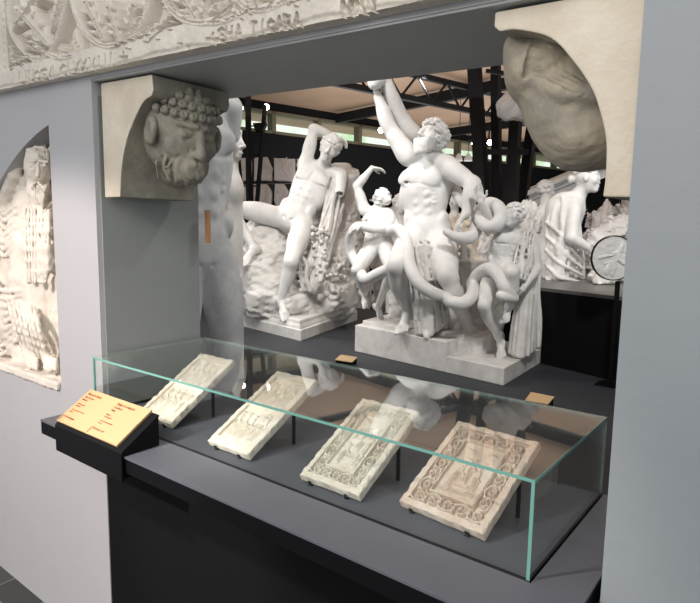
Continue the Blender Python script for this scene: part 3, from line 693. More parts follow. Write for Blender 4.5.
# the seated bearded figure in the arched niche
YN = YW+.10
def nz(px, py, d=0.0): return atY(px, py, YN-d)
F = Field((-3.25, YW-.02, .86), (AX+.02, YN+.05, 2.05), .0055)
F.box((-2.98, YN+.03, 1.4), (.54, .035, .60), None, .004, .0)
def nc(a, b_, da, db, ra, rb, k=.02, op='u'): F.cap(nz(*a, da), nz(*b_, db), ra, rb, k, op)
hc = nz(37, 168, .03)
F.ell(hc, (.115, .022, .130), None, .006); F.ell(nz(37, 168, .052), (.090, .018, .104), None, .004, 's')
F.ell(nz(38, 166, .055), (.062, .052, .080), None, .01); F.ell(nz(38, 190, .05), (.042, .045, .060), None, .02)      # skull, jaw
for g in (-1, 1):
    F.ell(nz(38+g*6.5, 166, .100), (.016, .012, .011), None, .005, 's'); F.ell(nz(38+g*6.5, 166, .092), (.013, .011, .008), None, .002)
    nc((38+g*2, 161), (38+g*10, 162), .094, .086, .006, .005, .008); nc((37+g*1, 182), (38+g*7, 190), .096, .085, .007, .005, .008)
nc((38, 163), (38, 176), .096, .108, .007, .010, .008)
for i in range(7): nc((30+i*2.6, 186), (33+i*1.6, 206+4*sin(i*.5)), .085, .075, .008, .005, .004)
for i in range(9): nc((28+i*2.3, 150-3*sin(i*.4)), (26+i*2.8, 160-6*sin(i*.39)), .085, .07, .008, .008, .004)
nc((37, 208), (36, 275), -.02, -.01, .10, .11, .04); nc((22, 214), (52, 216), -.01, -.01, .06, .055, .03)
nc((20, 215), (8, 240), .01, .02, .055, .05, .03); nc((8, 240), (26, 246), .05, .055, .040, .028, .02); nc((52, 218), (55, 262), .0, .02, .055, .05, .03); nc((55, 262), (44, 262), .05, .06, .038, .028, .02)
F.box(nz(46, 258, .085), (.04, .015, .055), None, .006, .005)
nc((32, 285), (16, 318), -.01, .01, .10, .09, .05); nc((46, 285), (46, 330), -.01, .01, .10, .08, .05); nc((16, 318), (29, 355), .0, -.01, .09, .07, .04); nc((46, 325), (50, 362), .0, -.01, .075, .06, .03)
nc((6, 300), (-20, 340), -.02, -.02, .10, .10, .05)
def fold(pts, r0=.0075): F.chain(spline([nz(*q) for q in pts], 4), r0, .012)
for i in range(8): fold([(25+i*3.4, 210, .078-.003*abs(i-4)), (26+i*3.2, 240, .095-.002*abs(i-4)), (28+i*2.6, 282, .100-.003*abs(i-4))])
for i in range(7): fold([(8+i*4.4, 296+i*2.0, .085), (14+i*4.3, 322+i*1.6, .105-.003*abs(i-3)), (24+i*4.0, 352+i*1.5, .060)], .0085)
for i in range(9): fold([(-20, 268+i*9, .07), (2, 290+i*8, .095-.004*i), (22, 290+i*5.5, .088-.004*i)], .009)
for i in range(7): fold([(-6, 192+i*8, .05), (4, 214+i*7, .075), (16, 206+i*7, .080)], .0095)
F.chain([nz(24, 146, .04), nz(15, 175, .055), nz(4, 205, .05), nz(-8, 228, .05)], [.020, .030, .036, .03], .01)
for tx in (29, 48):
    for i in range(4): nc((tx+i*2.6, 358+i*.6), (tx-1+i*2.8, 367+i*.8), .065, .085, .010, .008, .004)
nc((30, 352), (31, 362), .05, .07, .03, .028, .02); nc((50, 360), (52, 369), .05, .07, .03, .028, .02)
F.box((-2.99, YN-.055, ZB0+.012), (.55, .062, .018), None, .006, .008)
for i in range(30):                                          # arch moulding
    pass
ar_pts = [np.array([AC[0]+(AR-.045)*cos(a), YN-.02, AC[1]+(AR-.05)*sin(a)]) for a in np.linspace(a0-.02, a0+.9, 24)]
F.chain(ar_pts, .024, .01)
F.rough(.0016, .05, 2)
so = sculpt('niche_relief', F, M_relief); tag(so, 'cream relief of a seated bearded robed figure in the arched wall niche', 'relief')

# ------------------------------------------------------------------ the two corbels under the beam
def corbel(name, prof, label, mats, side, hb):
    root = empty(name, (prof[0][0], 1.4, prof[-1][1]), label, 'corbel')
    P = [(x, 1.20, z) for x, z in prof]; n = len(P); d = (0, 1.525-1.20, 0)
    b = MB(); vs = [np.array(p) for p in P]; vs = vs+[p+np.array(d) for p in vs]
    fs = [list(range(n)), list(range(n, 2*n))[::-1]]+[[i, (i+1) % n, n+(i+1) % n, n+i] for i in range(n)]
    b.add(vs, fs, [0, 1]+[1]*n); b.build('bracket_block', mats, root, bevel=.004)
    return root
zt = 2.038
ctop = lambda x: 2.066-.0335*(x+1.0)-.012
profL = [(XL+.022, ctop(XL)), (-1.770, ctop(-1.77)), (-1.764, 2.030), (-1.775, 2.012), (-1.825, 1.996), (-1.886, 1.938), (-1.930, 1.880), (-1.960, 1.810), (-1.975, 1.745), (-1.982, 1.686), (XL+.022, 1.686)]
profR = [(XR-.001, ctop(XR)), (-.567, ctop(-.567)), (-.568, 2.010), (-.555, 1.999), (-.515, 1.995), (-.448, 1.968), (-.403, 1.920), (-.364, 1.863), (-.345, 1.816), (-.331, 1.762), (-.328, 1.70), (-.330, 1.660), (XR-.001, 1.658)]
def smooth_prof(P, a, b_):
    q = [np.array([x, 0, z]) for x, z in P[a:b_]]; return P[:a]+[(float(p[0]), float(p[2])) for p in spline(q, 5)]+P[b_:]
profL = smooth_prof(profL, 3, 10); profR = smooth_prof(profR, 3, 12)
cl = corbel('carved_corbel', profL, 'corbel carved with a curly-haired bearded head, under the left end of the beam', [M_cream, M_stone_dark], -1, None)
cr = corbel('carved_corbel', profR, 'cream corbel with a worn striated head, under the right end of the beam', [M_cream, M_stone], 1, None)
# left head: faces along the opening
F = Field((-2.03, 1.20, 1.68), (-1.62, 1.62, 2.05), .0042)
Hc = np.array([-1.835, 1.365, 1.925]); s = 1.42
f = nrm((1, -.16, -.30)); u = nrm((.30, 0, 1))
p, ax = add_head(F, Hc, f, u, s)
F.ell(Hc+(-.036*f+.012*u)*s, np.array([.092, .120, .092])*s, ax, .01); F.cap(Hc-f*.08-u*.03, np.array([-2.0, 1.44, 1.84]), .07, .11, .03); F.ell(Hc+np.array([-.05, 0, -.07]), (.085, .10, .07), None, .04)
r3, f3, u3 = ax
for row, ph in enumerate((-.14, .10, .34, .58, .82, 1.06, 1.30)):
    cnt = max(6, int(30*cos(ph)))
    for i in range(cnt):
        a = -pi+2*pi*(i+.5*(row % 2))/cnt
        if ph < .30 and abs(a) < 1.45+.25*(.3-ph): continue
        q = Hc+(r3*sin(a)*cos(ph)*.100+f3*(cos(a)*cos(ph)*.130-.036)+u3*(.012+sin(ph)*.100))*s
        F.ell(q, .0155, None, .002); F.ell(q+nrm(q-Hc)*.014, .0058, None, .002, 's')
for g in (-1, 1):                                             # big ears and stylised moustache grooves
    F.ell(Hc+(r3*g*.088+f3*.012-u3*.010)*s, np.array([.012, .026, .036])*s, ax, .006); F.ell(Hc+(r3*g*.101+f3*.014-u3*.008)*s, np.array([.010, .014, .022])*s, ax, .005, 's')
    for j in range(6):
        R = .018+.0085*j; pts = []
        for t in np.linspace(.35, 2.6, 9): pts.append(Hc+(r3*g*R*1.15*sin(t)+f3*(.104-.012*j-.010*abs(sin(t)))+u3*(-.078+R*1.0*cos(t)))*s)
        F.chain(pts, .0052, .003, 'u' if j % 2 == 0 else 's')
    for j in range(4): F.chain([Hc+(r3*g*(.030+.010*j)+f3*(.078-.012*j)+u3*(-.045))*s, Hc+(r3*g*(.040+.009*j)+f3*(.066-.015*j)+u3*(-.085))*s, Hc+(r3*g*(.028+.008*j)+f3*(.060-.015*j)+u3*(-.122))*s], .004, .004)
F.cap(Hc+(f3*.070+u3*(-.080))*s, Hc+(f3*.03+u3*(-.080))*s, .045, .05, .03)
F.rough(.0015, .03, 5)
sculpt('bearded_head', F, M_stone_dark, cl)
# right head: profile turned to the left, brow and hair striated
def W(px, py, y): return atY(px, py, y)
F = Field((-.70, 1.22, 1.68), (-.28, 1.62, 2.03), .0036)
yc = 1.40
F.ell(W(556, 72, yc), (.105, .155, .080), (nrm((1, 0, .5)), (0, 1, 0), nrm((-.5, 0, 1))), .02)          # hair and brow mass
F.ell(W(532, 56, 1.39), (.045, .12, .050), None, .04)
F.ell(W(576, 112, yc), (.090, .135, .115), None, .03)
F.cap(W(556, 100, 1.37), W(578, 140, 1.38), .070, .066, .03); F.ell(W(590, 142, 1.39), (.060, .12, .050), (nrm((1, 0, -.4)), (0, 1, 0), nrm((.4, 0, 1))), .03)
F.cap(W(536, 84, 1.34), W(550, 120, 1.37), .026, .030, .02)                                                # nose
F.cap(W(528, 74, 1.30), W(562, 90, 1.265), .020, .020, .012); F.cap(W(562, 90, 1.265), W(596, 93, 1.27), .020, .016, .012)    # brow ridge
F.chain([W(580, 152, 1.262), W(592, 150, 1.258), W(602, 140, 1.262)], .007, .006, 's')
F.cap(W(590, 100, yc), (-.30, 1.42, 1.85), .13, .13, .03)
hits = []
for i in range(9):                                            # combed strands over the brow
    a = W(512+i*1.0, 40+i*3.2, 1.30); 
    pts = [(525+i*.8, 76-i*4.0), (534+i*1.8, 72-i*3.9), (556+i*2.2, 80-i*4.3), (584+i*1.0, 94-i*4.6)]
    hit = []
    for a_, b2 in [(p_[0], p_[1]) for p_ in spline([np.array([*q_, 0.]) for q_ in pts], 5)]:
        r_ = ray(a_, b2); 
        for t_ in np.arange(1.20, 1.60, .001):
            q_ = EYE+r_*(t_/r_[1]); ii = np.floor((q_-F.lo)/F.h).astype(int)
            if (ii >= 0).all() and (ii < F.n).all() and F.D[tuple(ii)] < 0: hit.append(EYE+r_*((t_+.003)/r_[1])); break
    if len(hit) > 3: hits.append(hit)
for hit in hits: F.chain(hit, .0060, .003, 's')
sl, P = F.block(F.lo, F.lo+F.n*F.h)
F.rough(.0008, .05, 8)
sculpt('striated_head', F, M_stone, cr)

# ------------------------------------------------------------------ four cast panels on their stands inside the case
def vine(Rf, u0, u1, v0, v1, wd, seed, base):
    """a drilled vine scroll running round a rectangular band"""
    Rf.H[np.ix_((Rf.u > u0) & (Rf.u < u1), (Rf.v > v0) & (Rf.v < v1))] = np.nan
    iu0, iu1, iv0, iv1 = u0+wd, u1-wd, v0+wd, v1-wd
    keep = np.ix_((Rf.u > iu0) & (Rf.u < iu1), (Rf.v > iv0) & (Rf.v < iv1)); Rf.H[keep] = 0
    Rf.H = np.where(np.isnan(Rf.H), base, Rf.H); hh = -base
    for (a, b_, c, d) in ((u0, v0+wd/2, u1, v0+wd/2), (u1-wd/2, v0+wd, u1-wd/2, v1-wd), (u1, v1-wd/2, u0, v1-wd/2), (u0+wd/2, v1-wd, u0+wd/2, v0+wd)):
        p, q = np.array([a, b_]), np.array([c, d]); L = np.hypot(*(q-p)); dr = (q-p)/L; nn = np.array([-dr[1], dr[0]]); n = max(2, round(L/wd/1.05)); st = L/n
        for i in range(n):
            c0 = p+dr*st*(i+.5); sg = 1 if i % 2 else -1
            Rf.curve([c0+dr*st*.55*cos(t)*1+nn*sg*wd*.42*sin(t) for t in np.linspace(pi, 0, 7)], wd*.078, hh, n=3, base=base, flat=True)
            Rf.curve([c0+dr*st*r_*cos(t)-nn*sg*wd*r_*sin(t) for t, r_ in zip(np.linspace(0, 4.6, 9), np.linspace(.36, .12, 9))], wd*.070, hh, n=3, base=base, flat=True)
            for k in range(5):
                t = k*2*pi/5+i; Rf.ell(c0+.17*wd*np.array([cos(t), sin(t)]), wd*.14, wd*.065, t, hh*.95, base=base)
            for g in (-1, 1):
                Rf.ell(c0+dr*st*.5+nn*g*wd*.33, wd*.18, wd*.09, .6*g+math.atan2(dr[1], dr[0]), hh*.95, base=base)
def small_figure(Rf, x, y, h, base, lean=0.0, hgt=.006):
    Rf.ell((x+lean*h, y+h*.90), h*.055, h*.07, 0, hgt, base=base); Rf.ell((x+lean*h, y+h*.90), h*.085, h*.10, 0, hgt*.35, base=base)
    Rf.seg((x+lean*h*.8, y+h*.78), (x+lean*h*.3, y+h*.45), h*.085, hgt, h*.095, base=base); Rf.seg((x+lean*h*.3, y+h*.45), (x, y+h*.06), h*.095, hgt*.9, h*.12, base=base)
    Rf.seg((x+lean*h, y+h*.72), (x+(lean+.16)*h, y+h*.55), h*.035, hgt, base=base); Rf.seg((x+(lean+.16)*h, y+h*.55), (x+(lean+.06)*h, y+h*.50), h*.028, hgt*1.1, base=base)
    for k in (-.05, 0, .05): Rf.seg((x+k*h*.8+lean*h*.5, y+h*.60), (x+k*h*1.3, y+h*.08), h*.010, hgt*.5, op='sub')
def panel(spec):
    (x, y), rot, wd, L, tilt, kind, m, label = spec
    Rf = Relief(0, wd, 0, L, .00125 if kind > 1 else .0016); mg = .012
    if kind >= 2:
        vine(Rf, mg+.006, wd-mg-.006, mg+.006, L-mg-.006, .038 if kind == 3 else .034, 1, -.013)
        a, b_ = (.062, .060) if kind == 3 else (.056, .058)
        for t, dp in ((-.004, .003), (.0, -.007)):
            sl = np.ix_((Rf.u > a+t) & (Rf.u < wd-a-t), (Rf.v > b_+t) & (Rf.v < L-b_-t)); Rf.H[sl] = dp if t else -.007
        B_ = -.007; cx = wd/2
        if kind == 3:
            for g in (-1, 1):
                small_figure(Rf, cx+g*.033, b_+.020, .095, B_, -g*.12, .007); Rf.ell((cx+g*.032, L-b_-.030), .018, .014, .3*g, .005, base=B_); Rf.ell((cx+g*.036, L-b_-.026), .009, .009, 0, .008, base=B_)
                Rf.seg((cx, L-b_-.065), (cx+g*.028, L-b_-.050), .004, .006, base=B_)
            small_figure(Rf, cx, b_+.050, .085, B_, 0, .008); Rf.seg((cx-.016, b_+.045), (cx+.016, b_+.045), .006, .007, base=B_, flat=True)
        else:
            for g in (-1, 1): small_figure(Rf, cx+g*.028, b_+.015, .080, B_, -g*.05, .007)
            small_figure(Rf, cx, b_+.075, .090, B_, .05, .009); Rf.seg((cx-.03, b_+.105), (cx+.028, b_+.12), .010, .007, base=B_); Rf.ell((cx+.02, b_+.16), .016, .010, .5, .008, base=B_)
            for k in (-1, 1): Rf.seg((cx+k*.030, b_+.018), (cx+k*.030, b_+.15), .003, .006, base=B_)
    else:
        a = .022; e = .030
        Rf.H[np.ix_((Rf.u > a) & (Rf.u < wd-a), (Rf.v > e) & (Rf.v < L-.026))] = -.009
        mid = L*.52; B_ = -.009
        Rf.seg((a, mid), (wd-a, mid), .005, .008, base=B_)
        rr = random.Random(kind+3)
        for rowy, hh_ in ((e+.012, L*.38), (mid+.012, L*.36)):
            n = 5 if kind == 1 else 4
            for i in range(n):
                small_figure(Rf, a+.018+(wd-2*a-.036)*i/(n-1), rowy, hh_*rr.uniform(.80, 1.0), B_, rr.uniform(-.08, .08), .008)
        if kind == 1:
            for i in range(4): Rf.ell((a+.03+i*.034, L-.055-.012*(i % 2)), .008, .012, .3, .006, op='sub')
    # chipped, rounded outer border
    U, Vv = np.meshgrid(Rf.u, Rf.v, indexing='ij'); ed = np.minimum(np.minimum(U, wd-U), np.minimum(Vv, L-Vv))
    chip = .0028+.0012*np.sin(U*90+kind)+.001*np.sin(Vv*70+2*kind)+.0015*np.sin(Vv*210+U*130)
    Rf.H -= np.maximum(0, chip-ed)*.9
    Rf.noise(.0008, .03, kind)
    th = .024; sr = (cos(rot), sin(rot)); dn = (-sin(rot), cos(rot)); ct, st_ = cos(tilt), sin(tilt)
    z0 = ZS+.006+th*ct
    wob = lambda v: .0005*np.sin(v*55+kind)+.0004*np.sin(v*120+kind*2)
    def to3(u, v, h):
        uu = u+wob(v)*(np.abs(u/wd-.5)*2)**3*np.sign(u/wd-.5); vv = v+wob(u+.3)*(np.abs(v/L-.5)*2)**3*np.sign(v/L-.5)
        a = vv*ct-h*st_
        return np.stack([x+uu*sr[0]+a*dn[0], y+uu*sr[1]+a*dn[1], z0+vv*st_+h*ct], -1)
    o = link_mesh('carved_tablet', Rf.mesh('carved_tablet', to3, th), m); tag(o, label[0], 'tablet', 'cast tablets in the glass case')
    st = empty('tablet_stand', (x, y, ZS), label[1], 'stand', 'black stands under the cast panels', 0)
    pt = lambda u, v, h: to3(np.array(u), np.array(v), np.array(h))
    R3 = np.array([sr[0], sr[1], 0]); D3 = np.array([dn[0]*ct, dn[1]*ct, st_]); N3 = np.array([-dn[0]*st_, -dn[1]*st_, ct])
    for uu in (.035, wd-.045):
        c = pt(uu, 0, -th); 
        MB().obox(c-D3*.0035+N3*.003, R3*.005, D3*.0015, N3*.008).build('front_clip', M_black, st)
        MB().obox(c+D3*.045-N3*.0032, R3*.006, D3*.050, N3*.0015).build('support_bar', M_black, st)
        e = c-D3*.004-N3*.005; MB().box((e[0]-.006, e[1]-.004, ZS+.0005), (e[0]+.006, e[1]+.004, max(e[2], ZS+.003))).build('front_foot', M_black, st)
    for uu in (.05, wd-.006):
        c = pt(uu, L*.62, -th)-N3*.005; MB().box((c[0]-.004, c[1]-.004, ZS+.0005), (c[0]+.004, c[1]+.004, c[2])).build('rear_leg', M_black, st)
    return o
for spec in (((-1.885, 1.180), R_(0), .195, .335, R_(31), 0, M_panel, ('narrow ivory plaster tablet with faint figures, nearest the yellow sign', 'black stand under the tablet nearest the yellow sign')),
             ((-1.472, 1.165), R_(-1), .190, .350, R_(29), 1, M_panel, ('narrow ivory plaster tablet with slim figures in two rows, second from the yellow sign', 'black stand under the second tablet from the yellow sign')),
             ((-1.070, 1.160), R_(0), .205, .325, R_(28), 2, M_panel, ('ivory plaster tablet with a drilled vine border around a tall central figure', 'black stand under the cream vine-bordered tablet')),
             ((-.772, 1.205), R_(-5), .240, .300, R_(29), 3, M_pink, ('wide rosy plaster tablet with a vine border, nearest the right end of the case', 'black stand under the rosy tablet near the right end of the case'))):
    panel(spec)

# ------------------------------------------------------------------ the casts in the gallery
RT, UP, FW = _rt, _up, _fw
def stone_base(b, poly, z0, z1, inset=0.0):
    c = np.mean(np.array(poly), 0); P = [np.array(p)+(c-np.array(p))/np.linalg.norm(c-np.array(p))*inset for p in poly]
    b.prism([(p[0], p[1], z0) for p in P], (0, 0, z1-z0)); return b

# ---- the group of a bearded man and two youths wrestling a serpent
lg = empty('statue_group', (-2.8, 5.1, ZD), 'white plaster group of a bearded man and two youths wrestling a serpent, stepped plinth', 'statue')
FL, FR_, BR, BL = np.array([-3.60, 4.72]), np.array([-1.895, 4.47]), np.array([-1.97, 5.52]), np.array([-3.72, 5.80])
def pq(u, v): return (FL*(1-u)+FR_*u)*(1-v)+(BL*(1-u)+BR*u)*v
US = .665
b = MB(); zl, zh = .475, .600
b.prism([(*pq(0, 0), ZD+.001), (*pq(US, 0), ZD+.001), (*pq(US, 1), ZD+.001), (*pq(0, 1), ZD+.001)], (0, 0, zh-ZD))
b.prism([(*pq(US, 0), ZD+.001), (*pq(1, 0), ZD+.001), (*pq(1, 1), ZD+.001), (*pq(US, 1), ZD+.001)], (0, 0, zl-ZD))
b.prism([(*pq(.03, .07), zh), (*pq(.50, .07), zh), (*pq(.50, .97), zh), (*pq(.03, .97), zh)], (0, 0, .045))
b.build('plinth', M_plaster2, lg, bevel=.006)
F = Field((-3.6, 4.5, zl-.02), (-2.0, 5.75, 1.50), .008)
alt = lambda u, v, z: np.array([*pq(u, v), z])
a0_, a1_ = alt(.14, .72, 0), alt(.76, .72, 0)
F.box(np.array([*((pq(.14, .55)+pq(.72, .95))/2), .85]), (.50, .22, .43), (nrm(np.array([*(FR_-FL), 0])), nrm(np.array([*(BL-FL), 0])), (0, 0, 1)), .02, .01)
F.box(np.array([*pq(.70, .42), .54]), (.20, .18, .09), (nrm(np.array([*(FR_-FL), 0])), nrm(np.array([*(BL-FL), 0])), (0, 0, 1)), .015, .02)
F.rough(.006, .12, 4); sculpt('altar_block', F, M_plaster2, lg)

s = 1.36
J = dict(head=V(432, 137, 5.50), neck=V(424, 157, 5.66), sR=V(408, 156, 5.66), sL=V(445, 165, 5.50), hR=V(416, 237, 5.72), hL=V(440, 238, 5.62),
         eR=V(389, 127, 5.66), wR=V(378, 97, 5.60), eL=V(473, 184, 5.28), wL=V(466, 214, 5.22), kR=V(397, 266, 5.35), aR=V(408, 312, 5.60), tR=V(398, 331, 5.46),
         kL=V(448, 277, 5.22), aL=V(470, 331, 5.56), tL=V(478, 349, 5.50), front=-FW-RT*.25, face=-RT*.72+UP*.35-FW*.62, hup=UP*.82+RT*.35+FW*.2)
F, o_ = figure(J, s, .0078, hands={'R': (V(374, 82, 5.60)-J['wR'], RT-FW*.5, 1.0), 'L': (V(450, 232, 5.15)-J['wL'], -FW*.2-UP+RT*.2, .7, -1)}, lw=1.25, tw=1.06)
sculpt('bearded_figure', F, M_plaster, lg); fig1 = link = col.objects[-1]
lo, hi = bounds([J['head']], .26)
F = Field(lo, hi, .0052); p, ax = (lambda a, b_, c: J['head']+(o_['ax'][0]*a+o_['ax'][1]*b_+o_['ax'][2]*c)*s*1.08), o_['ax']
F.ell(p(0, -.022, .03), np.array([.082, .090, .085])*s*1.05, ax, .01)
add_curls(F, p, ax, s*1.08, 3, 190, .018, beard=True, low=-.09)
sculpt('curly_hair', F, M_plaster, fig1)

s = .92
J = dict(head=V(383, 198, 5.98), neck=V(377, 210, 6.06), sR=V(365, 211, 6.12), sL=V(389, 214, 6.0), hR=V(372, 247, 6.02), hL=V(386, 248, 5.95), eR=V(357, 186, 6.12), wR=V(372, 168, 6.06),
         eL=V(395, 225, 5.88), wL=V(362, 226, 5.82), kR=V(357, 270, 5.90), aR=V(364, 293, 5.98), tR=V(368, 307, 5.93), kL=V(392, 268, 5.72), aL=V(378, 307, 6.16), tL=V(384, 320, 6.10),
         front=-FW-RT*.2, face=UP*.55+RT*.30-FW*.6, hup=UP*.7-RT*.35+FW*.3)
F, o_ = figure(J, s, .0066, hands={'R': (V(390, 171, 6.03)-J['wR'], -UP-FW*.2, .25), 'L': (V(344, 233, 5.8)-J['wL'], -UP, .3)}, feet='RL', pad=.25, lw=1.15)
add_curls(F, o_['p'], o_['ax'], s, 5, 90, .020)
sculpt('youth_figure', F, M_plaster, lg)

s = .94
J = dict(head=V(514, 215, 5.06), neck=V(513, 230, 5.17), sR=V(500, 227, 5.17), sL=V(530, 237, 5.20), hR=V(494, 271, 5.22), hL=V(509, 272, 5.17), eR=V(488, 214, 5.12), wR=V(481, 202, 5.06),
         eL=V(537, 268, 5.15), wL=V(522, 290, 5.0), kR=V(484, 306, 5.04), aR=V(501, 343, 5.22), tR=V(502, 357, 5.14), kL=V(512, 273, 4.90), aL=V(508, 307, 5.02), tL=V(502, 322, 4.98),
         front=-FW-RT*.35, face=-RT*.70+UP*.20-FW*.60, hup=UP+RT*.15)
F, o_ = figure(J, s, .0060, hands={'R': (V(478, 186, 5.04)-J['wR'], -FW-RT*.3, .12), 'L': (V(511, 299, 4.97)-J['wL'], -FW-UP, .5)}, pad=.25)
add_curls(F, o_['p'], o_['ax'], s, 8, 110, .018)
sculpt('youth_figure', F, M_plaster, lg)
# serpent in one winding body
def snake(paths, name, parent, m, h=.007):
    allp = [q[0] for pth in paths for q in pth]; lo, hi = bounds(allp, .12); F = Field(lo, hi, h)
    for pth in paths:
        P = spline([np.append(a, r) for a, r in pth], 6); F.chain([q[:3] for q in P], [float(q[3]) for q in P], .004)
    return sculpt(name, F, m, parent)
vv = lambda *q: [(V(a, b_, d), r) for a, b_, d, r in q]
snake([vv((374, 83, 5.50, .06), (384, 80, 5.56, .060), (392, 96, 5.62, .064), (400, 114, 5.70, .070), (411, 131, 5.78, .080), (428, 146, 5.86, .075), (448, 170, 5.86, .06), (453, 186, 5.70, .055), (462, 200, 5.50, .055), (473, 211, 5.36, .058), (477, 225, 5.26, .060), (470, 237, 5.16, .058), (457, 237, 5.14, .045), (446, 232, 5.16, .03)),
       vv((481, 208, 5.24, .045), (489, 203, 5.16, .050), (498, 207, 5.06, .055), (501, 217, 5.02, .058), (495, 226, 5.02, .058), (486, 226, 5.08, .054), (480, 218, 5.18, .050), (481, 208, 5.30, .045)),
       vv((381, 212, 6.08, .03), (391, 216, 5.92, .04), (388, 226, 5.84, .045), (374, 229, 5.82, .045), (358, 226, 5.84, .042), (350, 236, 5.95, .04), (351, 252, 6.05, .05), (358, 266, 5.98, .052), (365, 279, 5.80, .055), (378, 274, 5.64, .055), (390, 268, 5.52, .055), (399, 258, 5.50, .05)),
       vv((388, 232, 5.86, .045), (398, 229, 5.66, .050), (406, 240, 5.48, .055), (408, 256, 5.34, .056), (412, 272, 5.24, .056), (421, 285, 5.18, .056), (433, 293, 5.18, .055), (446, 296, 5.30, .052), (458, 290, 5.50, .05)),
       vv((446, 298, 5.24, .050), (452, 302, 5.08, .054), (464, 303, 5.06, .056), (473, 294, 5.12, .056), (473, 283, 5.26, .055), (480, 273, 5.20, .055), (490, 269, 5.06, .055), (499, 276, 4.96, .053), (505, 289, 4.90, .048), (514, 298, 4.95, .04), (505, 297, 4.88, .04), (500, 295, 4.9, .035))],
      'serpent', lg, M_plaster)
F = Field(*bounds([V(400, 236, 5.2), V(455, 345, 5.7), V(400, 345, 5.7), V(480, 240, 6.0)], .12), .007)
F.cap(V(424, 262, 5.62), V(428, 322, 5.62), .16, .13, .02)
drape(F, [V(406, 250, 5.46), V(424, 246, 5.36), V(442, 252, 5.44)], [V(418, 333, 5.46), V(432, 332, 5.40), V(447, 322, 5.56)], 12, .024, 11, .03)
drape(F, [V(408, 246, 5.60), V(416, 240, 5.48), V(436, 242, 5.44)], [V(412, 268, 5.40), V(428, 280, 5.30), V(444, 276, 5.42)], 7, .018, 12, .03)
F.cap(V(424, 325, 5.44), V(427, 337, 5.36), .035, .030, .01)
drape(F, [V(452, 240, 5.85), V(462, 243, 5.85), V(471, 252, 5.85)], [V(452, 290, 5.80), V(462, 288, 5.80), V(470, 280, 5.80)], 7, .026, 13, .03)
sculpt('lap_drapery', F, M_plaster2, lg)
F = Field(*bounds([V(508, 226, 5.0), V(542, 352, 5.5), V(505, 352, 5.1)], .10), .006)
F.cap(V(532, 250, 5.36), V(524, 345, 5.34), .06, .11, .02)
drape(F, [V(521, 229, 5.16), V(530, 229, 5.14), V(537, 236, 5.28)], [V(511, 352, 5.20), V(522, 356, 5.14), V(538, 346, 5.34)], 13, .020, 21, .02, mid=[V(517, 300, 5.24), V(527, 296, 5.18), V(539, 292, 5.30)])
drape(F, [V(521, 232, 5.10), V(528, 230, 5.08), V(534, 234, 5.10)], [V(513, 268, 4.98), V(524, 280, 4.98), V(530, 268, 5.04)], 6, .014, 22, .03)
F.cap(V(527, 236, 5.17), V(523, 276, 5.08), .045, .05, .015)
sculpt('cloak', F, M_plaster2, lg)

# ---- the reclining sleeper on a rock
fg = empty('reclining_statue', (-5.1, 5.9, ZD), 'white plaster nude sprawled asleep on a rock with one arm raised behind the head', 'statue')
poly = [np.array(p) for p in ((-4.37, 4.75), (-4.80, 6.34), (-5.5, 7.05), (-6.7, 6.6), (-6.35, 5.32), (-5.85, 5.02))]
b = MB()
stone_base(b, poly, ZD+.001, ZD+.115)
c = np.mean(np.array(poly), 0)
def ring(ins, z): return [np.append(p+(c-p)/np.linalg.norm(c-p)*ins, z) for p in poly]
prof = [(0, .115), (.03, .125), (.045, .150), (.075, .175), (.085, .205), (.10, .215)]
for (i0, z0), (i1, z1) in zip(prof[:-1], prof[1:]):
    A_, B_ = ring(i0, ZD+z0), ring(i1, ZD+z1); n = len(A_)
    b.add(A_+B_, [[i, (i+1) % n, n+(i+1) % n, n+i] for i in range(n)])
b.add(ring(.10, ZD+.215), [list(range(n))])
b.build('moulded_base', M_plaster2, fg)
s = 1.42
J = dict(head=V(330, 148, 7.20), neck=V(322, 167, 7.42), sR=V(305, 166, 7.42), sL=V(342, 175, 7.36), hR=V(281, 218, 7.36), hL=V(303, 226, 7.24), eR=V(314, 129, 7.34), wR=V(334, 137, 7.46),
         kR=V(230, 207, 7.15), aR=V(254, 248, 7.06), tR=V(238, 265, 6.86), kL=V(291, 262, 6.78), aL=V(281, 300, 6.90), tL=V(288, 318, 6.74), front=-FW+RT*.1+UP*.2,
         face=-FW*.9-UP*.22-RT*.05, hup=UP*.85+RT*.42)
J['kfL'] = -FW+UP*.5; J['kfR'] = UP-FW*.3
F, o_ = figure(J, s, .0095, arms='R', hands={'R': (V(346, 142, 7.5)-J['wR'], -UP, .5)}, lw=1.12, tw=1.06)
st0 = V(340, 192, 7.20); F.cap(J['sL'], st0, .075, .062, .03); F.cap(st0+nrm(st0-J['sL'])*.06, st0-nrm(st0-J['sL'])*.06, .045, .035, .004, 's')
add_curls(F, o_['p'], o_['ax'], s*1.05, 15, 120, .020)
sculpt('sleeping_figure', F, M_plaster, fg)
F = Field(*bounds([V(238, 180, 7.2), V(350, 180, 8.3), V(300, 315, 6.85), V(240, 300, 7.8), V(355, 300, 8.2)], .15), .0125)
F.ell(V(278, 256, 7.75), (.50, .45, .30), None, .1); F.cap(V(240, 262, 7.20), V(268, 300, 7.2), .17, .25, .1); F.cap(V(262, 240, 7.5), V(275, 300, 7.3), .25, .33, .1)
F.cap(V(330, 240, 7.75), V(330, 295, 7.5), .33, .36, .1); F.cap(V(342, 178, 7.85), V(338, 250, 7.75), .20, .32, .1); F.cap(V(322, 190, 7.85), V(312, 240, 7.7), .16, .25, .1)
F.cap(V(290, 305, 6.98), V(310, 308, 7.3), .12, .20, .08); F.cap(V(250, 303, 7.4), V(340, 303, 7.6), .13, .16, .08)
F.rough(.022, .30, 6)
rg2 = np.random.default_rng(5)
